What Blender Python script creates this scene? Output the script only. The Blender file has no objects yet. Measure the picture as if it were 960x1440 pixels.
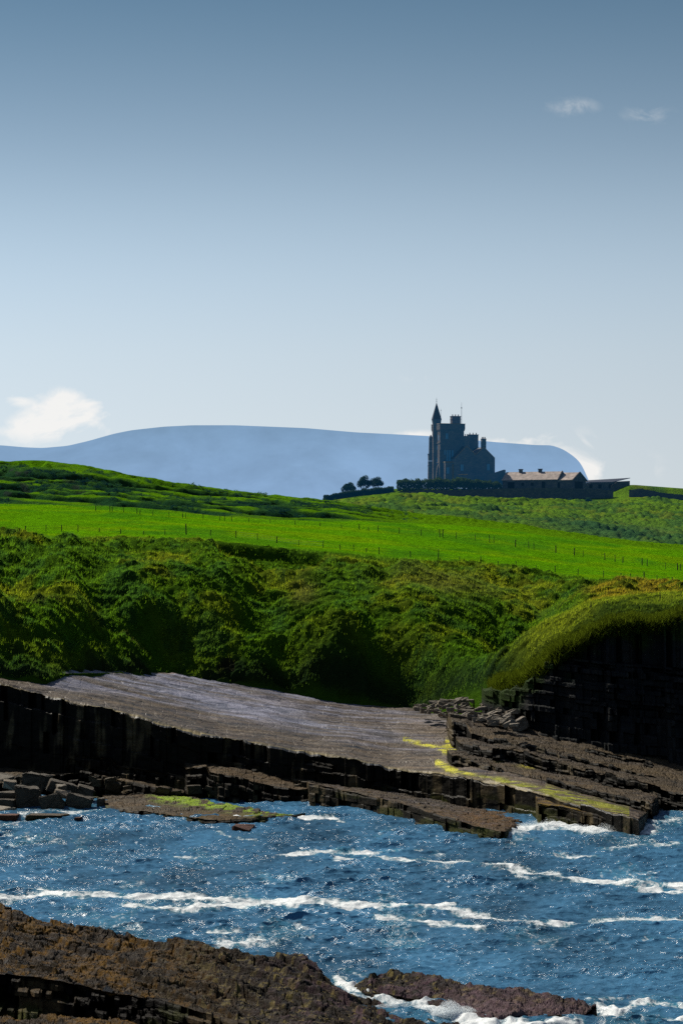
import bpy, bmesh, math, random
import numpy as np
from mathutils import Vector, Matrix
random.seed(7)
RS = np.random.RandomState(11)
F, H, YH = 4000.0, 20.0, 800.0
SUN_AZ, SUN_EL = math.radians(-46), math.radians(43)
SUN = Vector((math.sin(SUN_AZ)*math.cos(SUN_EL), math.cos(SUN_AZ)*math.cos(SUN_EL), math.sin(SUN_EL)))
SC = bpy.context.scene
COL = SC.collection
def W(px, py, Y): return ((px-480)/F*Y, Y, H+(YH-py)/F*Y)

# ---------------------------------------------------------------- noise
def hsh(*a):
    h = np.zeros(np.broadcast(*a).shape, dtype=np.uint32)
    for i, v in enumerate(a):
        h = (h ^ (np.asarray(v).astype(np.int64) & 0xffffffff).astype(np.uint32)) * np.uint32(2654435761)
        h ^= h >> np.uint32(15); h *= np.uint32(2246822519); h ^= h >> np.uint32(13)
    return (h & np.uint32(0xffffff)).astype(np.float32)/float(0xffffff)
def n2(x, y, s=0):
    x = np.asarray(x, dtype=np.float64); y = np.asarray(y, dtype=np.float64)
    xi = np.floor(x); yi = np.floor(y); fx = x-xi; fy = y-yi
    fx = fx*fx*fx*(fx*(fx*6-15)+10); fy = fy*fy*fy*(fy*(fy*6-15)+10)
    xi = xi.astype(np.int64); yi = yi.astype(np.int64)
    a = hsh(xi, yi, s); b = hsh(xi+1, yi, s); c = hsh(xi, yi+1, s); d = hsh(xi+1, yi+1, s)
    return (a*(1-fx)+b*fx)*(1-fy)+(c*(1-fx)+d*fx)*fy
def fbm(x, y, s=0, o=4, g=.5):
    t = 0; a = 1; n = 0
    for i in range(o):
        ca, sa = math.cos(.6*i), math.sin(.6*i)
        t = t+a*n2((x*ca-y*sa)*2**i+13.7*i, (x*sa+y*ca)*2**i-7.1*i, s+i); n += a; a *= g
    return t/n                                   # 0..1
def voro(x, y, s=0, jit=.9):
    xi = np.floor(x).astype(np.int64); yi = np.floor(y).astype(np.int64)
    f1 = np.full(x.shape, 9.); f2 = np.full(x.shape, 9.); idv = np.zeros(x.shape)
    for i in (-1, 0, 1):
        for j in (-1, 0, 1):
            cx = xi+i+.5+(hsh(xi+i, yi+j, s)-.5)*jit; cy = yi+j+.5+(hsh(xi+i, yi+j, s+1)-.5)*jit
            d = np.hypot(x-cx, y-cy); h = hsh(xi+i, yi+j, s+2)
            m = d < f1
            f2 = np.where(m, f1, np.minimum(f2, d)); idv = np.where(m, h, idv); f1 = np.where(m, d, f1)
    return f2-f1, idv
def vdome(x, y, s, rad=.8):
    xi = np.floor(x).astype(np.int64); yi = np.floor(y).astype(np.int64); out = np.zeros(x.shape)
    for i in (-1, 0, 1):
        for j in (-1, 0, 1):
            cx = xi+i+.5+(hsh(xi+i, yi+j, s)-.5)*.9; cy = yi+j+.5+(hsh(xi+i, yi+j, s+1)-.5)*.9
            d2 = (x-cx)**2+(y-cy)**2
            out = np.maximum(out, (.35+.65*hsh(xi+i, yi+j, s+2))*np.clip(1-d2/rad**2, 0, 1)**.7)
    return out
def sst(a, b, x):
    t = np.clip((x-a)/(b-a), 0, 1); return t*t*(3-2*t)
def mixc(c1, c2, t): return c1*(1-t[..., None])+np.asarray(c2)*t[..., None]

# ---------------------------------------------------------------- objects
def grid_obj(name, P, mat, col=None, smooth=True, attrs=None):
    R, C = P.shape[:2]
    me = bpy.data.meshes.new(name)
    idx = np.arange(R*C, dtype=np.int32).reshape(R, C)
    q = np.stack([idx[:-1, :-1], idx[:-1, 1:], idx[1:, 1:], idx[1:, :-1]], -1).reshape(-1, 4)
    set_mesh(me, P.reshape(-1, 3), q, smooth)
    if col is not None: put_col(me, col.reshape(-1, 3))
    for k, v in (attrs or {}).items():
        a = me.attributes.new(k, 'FLOAT', 'POINT'); a.data.foreach_set('value', v.astype(np.float32).ravel())
    o = bpy.data.objects.new(name, me); COL.objects.link(o)
    me.materials.append(mat)
    return o
def set_mesh(me, V, q, smooth=False):
    n = q.shape[1]
    me.vertices.add(len(V)); me.vertices.foreach_set('co', np.ascontiguousarray(V, dtype=np.float32).ravel())
    me.loops.add(q.size); me.loops.foreach_set('vertex_index', np.ascontiguousarray(q, dtype=np.int32).ravel())
    me.polygons.add(len(q)); me.polygons.foreach_set('loop_start', np.arange(0, q.size, n, dtype=np.int32))
    me.update(calc_edges=True)
    me.polygons.foreach_set('use_smooth', np.full(len(q), smooth))
def put_col(me, c):
    a = me.color_attributes.new('col', 'FLOAT_COLOR', 'POINT')
    c4 = np.ones((len(c), 4), dtype=np.float32); c4[:, :3] = c
    a.data.foreach_set('color', c4.ravel())
def soup(name, V, n, mat, col=None, parent=None):      # V: (k*n,3) loose faces
    me = bpy.data.meshes.new(name)
    set_mesh(me, V, np.arange(len(V)).reshape(-1, n))
    if col is not None: put_col(me, col)
    o = bpy.data.objects.new(name, me); COL.objects.link(o); me.materials.append(mat)
    if parent: o.parent = parent
    return o
def tag(o, label=None, cat=None, group=None, kind=None):
    if label: o['label'] = label
    if cat: o['category'] = cat
    if group: o['group'] = group
    if kind: o['kind'] = kind
    return o
def empty(name, loc, rz=0):
    o = bpy.data.objects.new(name, None); COL.objects.link(o)
    o.location = loc; o.rotation_euler = (0, 0, rz); return o
def bm_obj(name, bm, mat, parent=None, smooth=False):
    me = bpy.data.meshes.new(name); bmesh.ops.recalc_face_normals(bm, faces=bm.faces)
    bm.to_mesh(me); bm.free()
    if smooth:
        for p in me.polygons: p.use_smooth = True
    me.materials.append(mat)
    o = bpy.data.objects.new(name, me); COL.objects.link(o)
    if parent: o.parent = parent
    return o
def box(bm, x0, x1, y0, y1, z0, z1, rot=None):
    vs = [bm.verts.new(p) for p in ((x0,y0,z0),(x1,y0,z0),(x1,y1,z0),(x0,y1,z0),(x0,y0,z1),(x1,y0,z1),(x1,y1,z1),(x0,y1,z1))]
    for f in ((0,3,2,1),(4,5,6,7),(0,1,5,4),(1,2,6,5),(2,3,7,6),(3,0,4,7)): bm.faces.new([vs[i] for i in f])
def prism(bm, poly, y0, y1):                            # poly in x,z extruded along y
    a = [bm.verts.new((x, y0, z)) for x, z in poly]; b = [bm.verts.new((x, y1, z)) for x, z in poly]
    bm.faces.new(a); bm.faces.new(b[::-1])
    for i in range(len(a)):
        j = (i+1) % len(a); bm.faces.new([a[i], b[i], b[j], a[j]])
def cyl(bm, x, y, z0, z1, r0, r1, n=12, ph=0):
    a = [bm.verts.new((x+r0*math.cos(ph+2*math.pi*i/n), y+r0*math.sin(ph+2*math.pi*i/n), z0)) for i in range(n)]
    b = [bm.verts.new((x+r1*math.cos(ph+2*math.pi*i/n), y+r1*math.sin(ph+2*math.pi*i/n), z1)) for i in range(n)]
    bm.faces.new(a[::-1]); bm.faces.new(b)
    for i in range(n): bm.faces.new([a[i], a[(i+1) % n], b[(i+1) % n], b[i]])

# ---------------------------------------------------------------- materials
class NT:
    def __init__(s, name):
        s.m = bpy.data.materials.new(name); s.m.use_nodes = True
        s.t = s.m.node_tree; s.n = s.t.nodes; s.l = s.t.links; s.n.clear()
        s.out = s.n.new('ShaderNodeOutputMaterial')
    def node(s, ty, ins=None, **kw):
        x = s.n.new(ty)
        for k, v in kw.items(): setattr(x, k, v)
        for k, v in (ins or {}).items(): s.set(x.inputs[k], v)
        return x
    def set(s, i, v):
        if isinstance(v, bpy.types.NodeSocket): s.l.new(v, i)
        else: i.default_value = v
    def math(s, op, a, b=0, c=0, clamp=False):
        x = s.node('ShaderNodeMath', operation=op, use_clamp=clamp); s.set(x.inputs[0], a); s.set(x.inputs[1], b); s.set(x.inputs[2], c); return x.outputs[0]
    def pos(s, sc=(1,1,1), src=None):
        g = src or s.node('ShaderNodeNewGeometry').outputs['Position']
        return s.node('ShaderNodeVectorMath', {0: g, 1: sc}, operation='MULTIPLY').outputs[0]
    def noise(s, vec, scale, detail=4, rough=.55, dist=0):
        return s.node('ShaderNodeTexNoise', {'Vector': vec, 'Scale': scale, 'Detail': detail, 'Roughness': rough, 'Distortion': dist}).outputs['Fac']
    def rng(s, v, a, b, c=0., d=1., smooth=False):
        x = s.node('ShaderNodeMapRange', {'Value': v, 'From Min': a, 'From Max': b, 'To Min': c, 'To Max': d}, clamp=True)
        if smooth: x.interpolation_type = 'SMOOTHSTEP'
        return x.outputs['Result']
    def mix(s, f, a, b, bt='MIX'):
        x = s.node('ShaderNodeMix', data_type='RGBA', blend_type=bt)
        s.set(x.inputs[0], f); s.set(x.inputs[6], a); s.set(x.inputs[7], b); return x.outputs[2]
    def attr(s, n='col'): return s.node('ShaderNodeAttribute', attribute_name=n)
    def bump(s, h, st=1, dist=.1, normal=None):
        i = {'Height': h, 'Strength': st, 'Distance': dist}
        if normal: i['Normal'] = normal
        return s.node('ShaderNodeBump', i).outputs[0]
    def fin(s, sh): s.l.new(sh, s.out.inputs[0]); return s.m
def rgb(c): return (c[0], c[1], c[2], 1)

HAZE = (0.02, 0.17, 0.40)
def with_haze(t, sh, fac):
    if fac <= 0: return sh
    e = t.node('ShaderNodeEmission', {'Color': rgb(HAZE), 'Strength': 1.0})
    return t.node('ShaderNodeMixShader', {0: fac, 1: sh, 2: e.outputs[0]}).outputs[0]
def m_land(name, haze=0., bsc=1., lo=.55, hi=1.45, streak=(1, .5, 1)):
    t = NT(name); p = t.pos(streak)
    a = t.noise(p, 1.3*bsc, 6, .65); b = t.noise(p, 6.*bsc, 4, .7); c = t.noise(p, .25*bsc, 3, .5)
    v = t.math('ADD', t.math('MULTIPLY', a, .45), t.math('ADD', t.math('MULTIPLY', b, .35), t.math('MULTIPLY', c, .2)))
    v = t.rng(v, .34, .66, lo, hi)
    col = t.node('ShaderNodeVectorMath', {0: t.attr().outputs['Color'], 3: v}, operation='SCALE').outputs[0]
    nrm = t.bump(t.math('ADD', a, t.math('MULTIPLY', b, .5)), .9, .5/bsc)
    d = t.node('ShaderNodeBsdfPrincipled', {'Base Color': col, 'Roughness': .95, 'Specular IOR Level': 0., 'Normal': nrm})
    return t.fin(with_haze(t, d.outputs[0], haze))
def m_leaf(name, haze=0., tr=.45):
    t = NT(name); c = t.attr().outputs['Color']
    d = t.node('ShaderNodeBsdfDiffuse', {'Color': c})
    tl = t.node('ShaderNodeBsdfTranslucent', {'Color': t.mix(1., c, (1.5, 1.35, .7, 1), 'MULTIPLY')})
    s = t.node('ShaderNodeMixShader', {0: tr, 1: d.outputs[0], 2: tl.outputs[0]})
    return t.fin(with_haze(t, s.outputs[0], haze))
def m_rock(name, sc=1., wet=.45, bst=1., bd=.12, lo=.45, hi=1.6, pss=(.22, 1, 1.6), fw=.3, spec=.3, dry=.95):
    t = NT(name); p = t.pos((1, 1, 1)); ps = t.pos(pss)
    a = t.noise(p, 1.6*sc, 8, .7); s = t.noise(ps, 2.2*sc, 6, .65); f = t.noise(p, 14*sc, 4, .7)
    v = t.math('ADD', t.math('MULTIPLY', a, .35), t.math('ADD', t.math('MULTIPLY', s, .65-fw), t.math('MULTIPLY', f, fw)))
    v2 = t.rng(v, .36, .64, lo, hi)
    col = t.node('ShaderNodeVectorMath', {0: t.attr().outputs['Color'], 3: v2}, operation='SCALE').outputs[0]
    h = t.math('ADD', t.math('MULTIPLY', a, .8), t.math('ADD', s, t.math('MULTIPLY', f, .35)))
    nrm = t.bump(h, bst, bd)
    ro = t.rng(t.math('ADD', t.math('MULTIPLY', s, .6), t.math('MULTIPLY', f, .4)), .35, .65, wet, dry)
    nz = t.node('ShaderNodeSeparateXYZ', {0: t.node('ShaderNodeNewGeometry').outputs['True Normal']}).outputs[2]
    spec = t.rng(nz, .55, .9, .04, spec)
    d = t.node('ShaderNodeBsdfPrincipled', {'Base Color': col, 'Roughness': ro, 'Specular IOR Level': spec, 'Normal': nrm})
    return t.fin(d.outputs[0])
def m_plain(name, c, rough=.8, haze=0., sc=1., var=.35, metal=0.):
    t = NT(name); tc = t.node('ShaderNodeTexCoord').outputs['Object']
    v = t.rng(t.noise(tc, 1.2*sc, 6, .7), .3, .7, 1-var, 1+var)
    col = t.node('ShaderNodeVectorMath', {0: tuple(c), 3: v}, operation='SCALE').outputs[0]
    d = t.node('ShaderNodeBsdfPrincipled', {'Base Color': col, 'Roughness': rough, 'Metallic': metal, 'Specular IOR Level': .25})
    return t.fin(with_haze(t, d.outputs[0], haze))
def m_stone(name, c, haze=0., bw=.9, rh=.35):
    t = NT(name); tc = t.node('ShaderNodeTexCoord').outputs['Object']
    sx = t.node('ShaderNodeSeparateXYZ', {0: tc})
    u = t.math('ADD', sx.outputs[0], sx.outputs[1])
    uv = t.node('ShaderNodeCombineXYZ', {0: u, 1: sx.outputs[2], 2: 0.}).outputs[0]
    br = t.node('ShaderNodeTexBrick', {'Vector': uv, 'Color1': rgb([k*1.25 for k in c]), 'Color2': rgb([k*.7 for k in c]), 'Mortar': rgb([k*.55 for k in c]),
        'Scale': 1., 'Mortar Size': .03, 'Brick Width': bw, 'Row Height': rh})
    v = t.rng(t.noise(tc, .6, 6, .7), .3, .7, .55, 1.4)
    col = t.node('ShaderNodeVectorMath', {0: br.outputs[0], 3: v}, operation='SCALE').outputs[0]
    d = t.node('ShaderNodeBsdfPrincipled', {'Base Color': col, 'Roughness': .9, 'Specular IOR Level': .2, 'Normal': t.bump(br.outputs[1], .4, .05)})
    return t.fin(with_haze(t, d.outputs[0], haze))

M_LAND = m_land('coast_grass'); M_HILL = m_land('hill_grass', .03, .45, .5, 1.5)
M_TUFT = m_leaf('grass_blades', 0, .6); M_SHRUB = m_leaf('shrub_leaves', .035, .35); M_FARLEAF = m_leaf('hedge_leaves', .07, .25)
M_ROCK = m_rock('shelf_rock', spec=.15, lo=.15, hi=1.75); M_SLAB = m_rock('slab_rock', 1., .27, .6, .10, .25, 1.7, (.10, .33, .7), .16, .45, .75); M_FORE = m_rock('foreground_rock', 2.0, .35, 1., .08, .05, 2.2, (.6, .35, 1.4), .40, .07)
M_BOULD = m_rock('boulder_rock', 1.3)
M_CLIFF = m_rock('cliff_rock', 1., .7, 1., .15, spec=.08)
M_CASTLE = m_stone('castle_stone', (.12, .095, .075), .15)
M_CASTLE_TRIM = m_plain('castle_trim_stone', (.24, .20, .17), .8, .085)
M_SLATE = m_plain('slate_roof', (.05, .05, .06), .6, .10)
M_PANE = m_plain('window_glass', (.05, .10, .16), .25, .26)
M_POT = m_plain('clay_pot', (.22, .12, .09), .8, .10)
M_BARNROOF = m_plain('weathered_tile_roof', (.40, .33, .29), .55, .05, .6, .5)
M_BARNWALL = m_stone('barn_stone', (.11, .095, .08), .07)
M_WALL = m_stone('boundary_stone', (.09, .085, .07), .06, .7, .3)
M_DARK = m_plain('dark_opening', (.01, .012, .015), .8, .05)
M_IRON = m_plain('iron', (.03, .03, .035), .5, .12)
M_POST = m_plain('weathered_post_wood', (.07, .055, .04), .9, 0.)
M_WIRE = m_plain('fence_wire', (.12, .12, .12), .5, 0., 1, .2, .6)

# ---------------------------------------------------------------- land
DXP = 1.6
def keyed(px, pts, k): return np.interp(px, [p[0] for p in pts], [p[k] for p in pts])
def pchip(T, Vv, t):
    # T (k,), Vv (k, C) -> (len(t), C)
    h = np.diff(T)[:, None]; d = np.diff(Vv, axis=0)/h
    m = np.zeros_like(Vv)
    s = d[:-1]*d[1:]
    hm = 2*d[:-1]*d[1:]/np.where(np.abs(d[:-1]+d[1:]) < 1e-9, 1e-9, d[:-1]+d[1:])
    m[1:-1] = np.where(s > 0, hm, 0); m[0] = d[0]; m[-1] = d[-1]
    i = np.clip(np.searchsorted(T, t, side='right')-1, 0, len(T)-2)
    hh = h[i]; u = ((t-T[i])[:, None])/hh
    return ((2*u**3-3*u**2+1)*Vv[i]+(u**3-2*u**2+u)*hh*m[i]+(-2*u**3+3*u**2)*Vv[i+1]+(u**3-u**2)*hh*m[i+1])
def smooth1(v, k):
    ker = np.hanning(k+2)[1:-1]; ker /= ker.sum()
    return np.convolve(np.pad(v, k//2, mode='edge'), ker, mode='valid')[:len(v)]
def build_keys(keys, px, rows):
    Ys = []; Zs = []
    for k in keys:
        y = smooth1(keyed(px, k, 2), 25); p = smooth1(keyed(px, k, 1), 25)
        Ys.append(y); Zs.append(H+(YH-p)/F*y)
    T = np.arange(len(keys), dtype=float)
    t = np.concatenate([np.linspace(i, i+1, r, endpoint=False) for i, r in enumerate(rows)]+[[float(len(keys)-1)]])
    return t, pchip(T, np.array(Ys), t), pchip(T, np.array(Zs), t)
PX = np.arange(-330, 1291, DXP)
K = [
 [(-400,1010,255),(0,1040,260),(300,1050,282),(600,1080,282),(680,1040,272),(960,1000,262),(1400,1000,262)],
 [(-400,925,260),(0,949,262),(70,949,263),(90,942,268),(160,941,280),(260,949,286),(330,958,289),(420,972,290),(480,984,290),(590,996,288),(640,985,283),(680,968,275),(700,969,271),(740,952,267),(770,919,265),(810,894,263),(860,874,262),(960,868,262),(1400,860,262)],
 [(-400,880,264),(0,905,265.5),(90,912,273),(160,905,284),(330,915,292.5),(420,925,292.5),(480,930,292),(560,945,291.5),(590,955,290.5),(640,952,286),(680,945,280),(700,932,276),(740,896,275),(770,876,275),(810,858,276),(860,843,282),(960,838,285),(1400,835,285)],
 [(-400,850,268),(0,850,271),(160,855,290),(330,862,299),(420,876,298),(450,885,297.5),(500,868,297),(560,875,295.5),(590,892,294.5),(640,905,292),(680,925,292),(700,925,295),(740,905,299),(770,885,299),(810,862,300),(860,838,304),(960,833,306),(1400,830,306)],
 [(-400,800,285),(0,802,287),(160,797,304),(330,802,313),(480,822,311),(590,832,312),(640,842,313),(700,852,318),(740,848,322),(770,842,321),(810,836,322),(860,829,326),(960,829,330),(1400,828,330)],
 [(-400,760,330),(0,760,335),(160,758,345),(300,764,346),(460,779,346),(560,788,348),(640,793,350),(700,799,350),(780,809,352),(860,822,350),(960,826,352),(1400,830,352)],
 [(-400,742,380),(0,745,380),(300,750,386),(460,765,386),(640,781,390),(780,797,392),(860,805,392),(960,812,392),(1400,830,392)],
 [(-400,708,450),(0,714,450),(135,720,450),(326,733,450),(480,741,450),(640,757,450),(780,776,445),(960,801,440),(1400,840,440)],
 [(-400,700,500),(0,707,500),(150,713,500),(326,727,500),(480,733,510),(560,733,520),(700,744,520),(850,762,500),(960,774,490),(1400,800,490)],
 [(-400,690,540),(0,686,545),(150,694,545),(300,713,545),(450,722,545),(560,726,560),(700,739,560),(850,760,550),(960,771,540),(1400,790,540)],
 [(-400,660,590),(-150,653,595),(0,653,600),(60,651,600),(120,660,600),(200,677,600),(300,692,600),(400,705,600),(445,710,600),(480,715,600),(560,722,600),(700,737,600),(850,759,600),(960,770,600),(1400,790,600)],
 [(-400,740,680),(300,780,680),(960,800,680),(1400,830,680)],
]
def jag(px): return np.where(px > 690, 1, 0)*(13*(fbm(px/26, px*0, 771, 3)-.5)+6*(n2(px/4.5, px*0, 773)-.5))*sst(690, 720, px)
t, YY, ZZ = build_keys(K, PX, [12, 90, 90, 90, 90, 70, 70, 40, 60, 60, 10])
XX = (PX[None, :]-480)/F*YY
tt = t[:, None]+0*PX[None, :]
slope = sst(.9, 1.15, tt)*(1-sst(4.7, 5.25, tt))
headl = sst(690, 760, PX)[None, :]*(1-sst(2.1, 3.2, tt))        # top of the headland
field = sst(5.0, 5.5, tt)*(1-sst(7.9, 8.1, tt))
lhill = sst(7.9, 8.4, tt)*(1-sst(10.6, 11, tt))*(1-sst(480, 600, PX)[None, :])
# big gullies and spurs, then terracettes and tussocks
wx = XX+6*(fbm(XX/9, YY/9, 3)-.5); wy = YY+5*(fbm(XX/8+5, YY/8, 9)-.5)
big = (fbm(wx/8, wy/14, 21, 3)-.5)*3.8
ter = np.abs(((wy+ZZ*.8)/3.1+fbm(XX/7, YY/7, 31, 3)*3) % 1-.5)*2
terr = (sst(.15, .85, ter)-.5)*.9
hum = vdome(wx/2.0, wy/1.2, 41)*.85+vdome(XX/4.5, YY/2.6, 43)*.25; hum2 = vdome(wx/.85, wy/.5, 45)*.42
dz = slope*(1-headl*.85)*(big+terr*.45*(1-sst(430, 540, PX)[None, :])+hum+hum2-.5)
dz += slope*headl*(hum2*.8+hum*.4-.2)
dz += field*((fbm(XX/12, YY/12, 51, 4)-.5)*.9+(fbm(XX/1.2, YY/1.2, 57, 3)-.5)*.12)
lv2, lid2 = voro(XX/2.0, YY/2.2, 65)
lt = np.abs(((YY*1.0+XX*.25)/13+fbm(XX/20, YY/20, 71, 4)*2.4) % 1-.5)*2
dz += lhill*(1-sst(9.6, 10, tt)*.8)*((sst(.2, .7, lt)-.5)*2.4+vdome(XX/4.2, YY/5, 61)*.55+sst(0, .6, lv2)*(.3+lid2)*.10-.25)
rh = sst(7.9, 8.4, tt)*sst(480, 600, PX)[None, :]*(1-sst(10.6, 11, tt))
dz += rh*((fbm(XX/9, YY/9, 81, 4)-.5)*1.2+sst(0, .5, lv2)*.25)
dz += sst(10, 10.02, tt)*0
# named gullies (centre line px from bottom to top, width, depth)
def gully(x0, t0, x1, t1, w, dep):
    f = np.clip((tt-t0)/(t1-t0), 0, 1); cx = x0+(x1-x0)*f
    env = sst(t0-.3, t0+.3, tt)*(1-sst(t1-.25, t1+.15, tt))
    d = PX[None, :]-cx; return dep*np.exp(-(d/np.where(d < 0, w*.55, w*1.25))**2)*env
dz -= gully(700, 2.2, 780, 4.2, 30, 1.4)+gully(240, 1.0, 205, 3.2, 54, 3.4)+gully(30, 2.4, 10, 4.6, 54, 3.2)+gully(150, 2.6, 120, 4.4, 34, 2.0)+gully(545, 1.5, 510, 3.4, 80, .7)+gully(350, 2.8, 380, 4.8, 50, 1.8)+gully(110, 1.2, 95, 3.0, 30, 1.4)+gully(400, 1.1, 385, 2.4, 30, 1.5)
dz += gully(610, 1.8, 560, 4.7, 30, 1.0)
# hollow under the lip at px 300..455
lip = sst(298, 312, PX)*(1-sst(440, 462, PX)); dz -= lip[None, :]*sst(4.35, 4.6, tt)*(1-sst(5.02, 5.07, tt))*1.7
# outcrop shadow-scar near the left hill top
sc_ = sst(25, 38, PX)*(1-sst(55, 68, PX)); dz -= sc_[None, :]*sst(9.55, 9.62, tt)*(1-sst(9.68, 9.8, tt))*1.4
dz -= (jag(PX)*.066)[None, :]*np.exp(-((tt-1)/.16)**2)
YD = YY+slope*(1-headl)*(fbm(XX/2.2, YY/2.2, 91, 3)-.5)*.5
ZL = ZZ+dz
# colours
C = np.zeros(XX.shape+(3,)); C[:] = (.040, .092, .007)
nA = fbm(XX/7, YY/9, 101, 4); nB = fbm(XX/2.2, YY/3, 103, 4)
C = mixc(C, (.110, .135, .010), slope*sst(.48, .70, nA)*.75*(.35+.65*sst(2.2, 4.4, tt)))
C = mixc(C, (.018, .055, .014), slope*sst(.52, .68, nB)*.7)
C = mixc(C, (.012, .026, .010), slope*(1-sst(1.2, 2.3+.9*np.exp(-((PX[None, :]-570)/130)**2), tt+(nB-.5)*1.2))*(1-headl)*.93)  # broad shadow of the lower bank painted in as darker green
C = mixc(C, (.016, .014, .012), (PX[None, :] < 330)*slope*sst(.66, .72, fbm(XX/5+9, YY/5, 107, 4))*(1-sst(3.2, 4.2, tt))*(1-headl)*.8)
C = mixc(C, (.10, .115, .012), headl*sst(.9, 1.2, tt)*.55)
C = mixc(C, (.022, .045, .008), headl*sst(800, 860, PX)[None, :]*(1-sst(1.2, 2.0, tt+(nB-.5)*.9))*.85)  # shade painted on the right-hand brow to dim its lit rim
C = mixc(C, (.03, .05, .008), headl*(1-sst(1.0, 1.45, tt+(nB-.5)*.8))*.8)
brown = sst(800, 850, PX)[None, :]*sst(2.0, 2.4, tt)*(1-sst(4.1, 4.7, tt))
C = mixc(C, (.105, .090, .012), brown*(.35+.6*sst(.4, .62, nB)))
straw = np.exp(-((PX[None, :]-630)/85)**2)*np.exp(-((tt-4.2)/.35)**2)+np.exp(-((PX[None, :]-425)/22)**2)*np.exp(-((tt-3.9)/.3)**2)*1.2
C = mixc(C, (.11, .09, .03), np.clip(straw, 0, 1)*.45)
C = mixc(C, (.088, .250, .003), field)
C = mixc(C, (.145, .280, .003), field*sst(.45, .7, fbm(XX/14, YY/9, 111, 4))*.7)
C = mixc(C, (.050, .185, .006), field*sst(.48, .66, fbm(XX/10, YY/26, 113, 5))*.75)
hcol = sst(7.9, 8.1, tt)
C = mixc(C, (.090, .22, .005), hcol)
C = mixc(C, (.012, .050, .022), hcol*(1-sst(480, 640, PX)[None, :])*np.clip((1-sst(.45, .9, lt))*1.1+sst(.5, .62, fbm(XX/6, YY/6, 121, 4))*.5, 0, 1)*(1-sst(9.35, 9.75, tt))*.95)  # dark blue-green paints shade onto the left hill's scarps
C = mixc(C, (.014, .050, .022), lhill*sst(.42, .52, fbm(XX/16, YY/16, 129, 5))*(1-sst(9.3, 9.7, tt))*.85)  # broader painted shade over the lower left hill
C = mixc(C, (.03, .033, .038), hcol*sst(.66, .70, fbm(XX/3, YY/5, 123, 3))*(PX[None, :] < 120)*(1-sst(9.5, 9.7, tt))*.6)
C = mixc(C, (.075, .20, .004), sst(9.5, 9.8, tt)*.8)
C = mixc(C, (.085, .20, .004), hcol*sst(480, 560, PX)[None, :]*.8)
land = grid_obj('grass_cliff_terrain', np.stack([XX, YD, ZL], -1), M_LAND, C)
tag(land, kind='structure')

# ---------------------------------------------------------------- castle hill
PX2 = np.arange(330, 1291, 1.6)
K2 = [
 [(330,790,610),(700,790,610),(1300,820,610)],
 [(330,770,640),(450,745,640),(560,735,640),(700,742,640),(850,762,640),(960,772,640),(1300,800,640)],
 [(330,760,780),(440,724,780),(500,718,780),(560,714,780),(700,722,780),(850,735,780),(960,742,780),(1300,760,780)],
 [(330,750,970),(400,730,970),(440,712,970),(455,706,970),(500,699,970),(560,693,970),(700,703,970),(860,702,970),(885,697,970),(960,702,970),(1300,720,970)],
 [(330,748,984),(400,728,984),(440,711,984),(455,703,984),(500,694,984),(560,687,984),(700,690,984),(860,692,984),(880,681,984),(960,687,984),(1300,700,984)],
 [(330,760,1060),(440,725,1060),(560,690,1060),(700,690,1060),(880,694,1060),(960,700,1060),(1300,710,1060)],
 [(330,840,1200),(1300,840,1200)]]
t2, Y2, Z2 = build_keys(K2, PX2, [20, 120, 160, 20, 20, 6])
X2 = (PX2[None, :]-480)/F*Y2; q2 = t2[:, None]+0*PX2[None, :]
m2 = sst(.6, 1, q2)*(1-sst(2.8, 3, q2))
v2, i2 = voro(X2/2.6, Y2/6, 201)
st = np.abs((Y2/32+fbm(X2/22, Y2/40, 203, 4)*2.2) % 1-.5)*2
Z2 = Z2+m2*((fbm(X2/18, Y2/40, 205, 4)-.5)*3+sst(0, .5, v2)*(.3+i2)*.6+(sst(.3, .7, st)-.5)*1.3*sst(.5, .62, fbm(X2/14+4, Y2/30, 207)))
C2 = np.zeros(X2.shape+(3,)); C2[:] = (.105, .205, .010)
C2 = mixc(C2, (.040, .105, .022), sst(.45, .6, fbm(X2/12, Y2/40, 211, 5))*.7*sst(1.0, 1.2, q2))
C2 = mixc(C2, (.15, .20, .012), sst(.55, .7, fbm(X2/5, Y2/16, 213, 4))*.6)
C2 = mixc(C2, (.025, .075, .035), np.exp(-((PX2[None, :]-860)/120)**2)*np.exp(-((q2-1.5)/.45)**2)*.75)
tag(grid_obj('castle_hill', np.stack([X2, Y2, Z2], -1), M_HILL, C2), kind='structure')

# ---------------------------------------------------------------- mountain and far sheet of sea
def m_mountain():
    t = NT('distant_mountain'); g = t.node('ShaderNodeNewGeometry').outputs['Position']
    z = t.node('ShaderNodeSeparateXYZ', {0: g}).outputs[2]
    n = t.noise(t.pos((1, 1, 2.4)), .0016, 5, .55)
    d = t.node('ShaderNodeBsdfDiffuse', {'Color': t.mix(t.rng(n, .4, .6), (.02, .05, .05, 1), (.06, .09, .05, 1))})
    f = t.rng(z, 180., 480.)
    e = t.node('ShaderNodeEmission', {'Color': t.mix(f, (.29, .455, .71, 1), (.225, .37, .565, 1)), 'Strength': t.rng(t.noise(t.pos((1, .4, 1.6)), .0035, 7, .65, .4), .35, .65, .90, 1.08)})  # glow stands in for blue aerial haze, paler toward the base
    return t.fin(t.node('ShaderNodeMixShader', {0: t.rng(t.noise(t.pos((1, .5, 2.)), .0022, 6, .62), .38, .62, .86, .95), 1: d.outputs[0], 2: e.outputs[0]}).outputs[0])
PM = np.arange(-500, 1500, 2.5)
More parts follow.
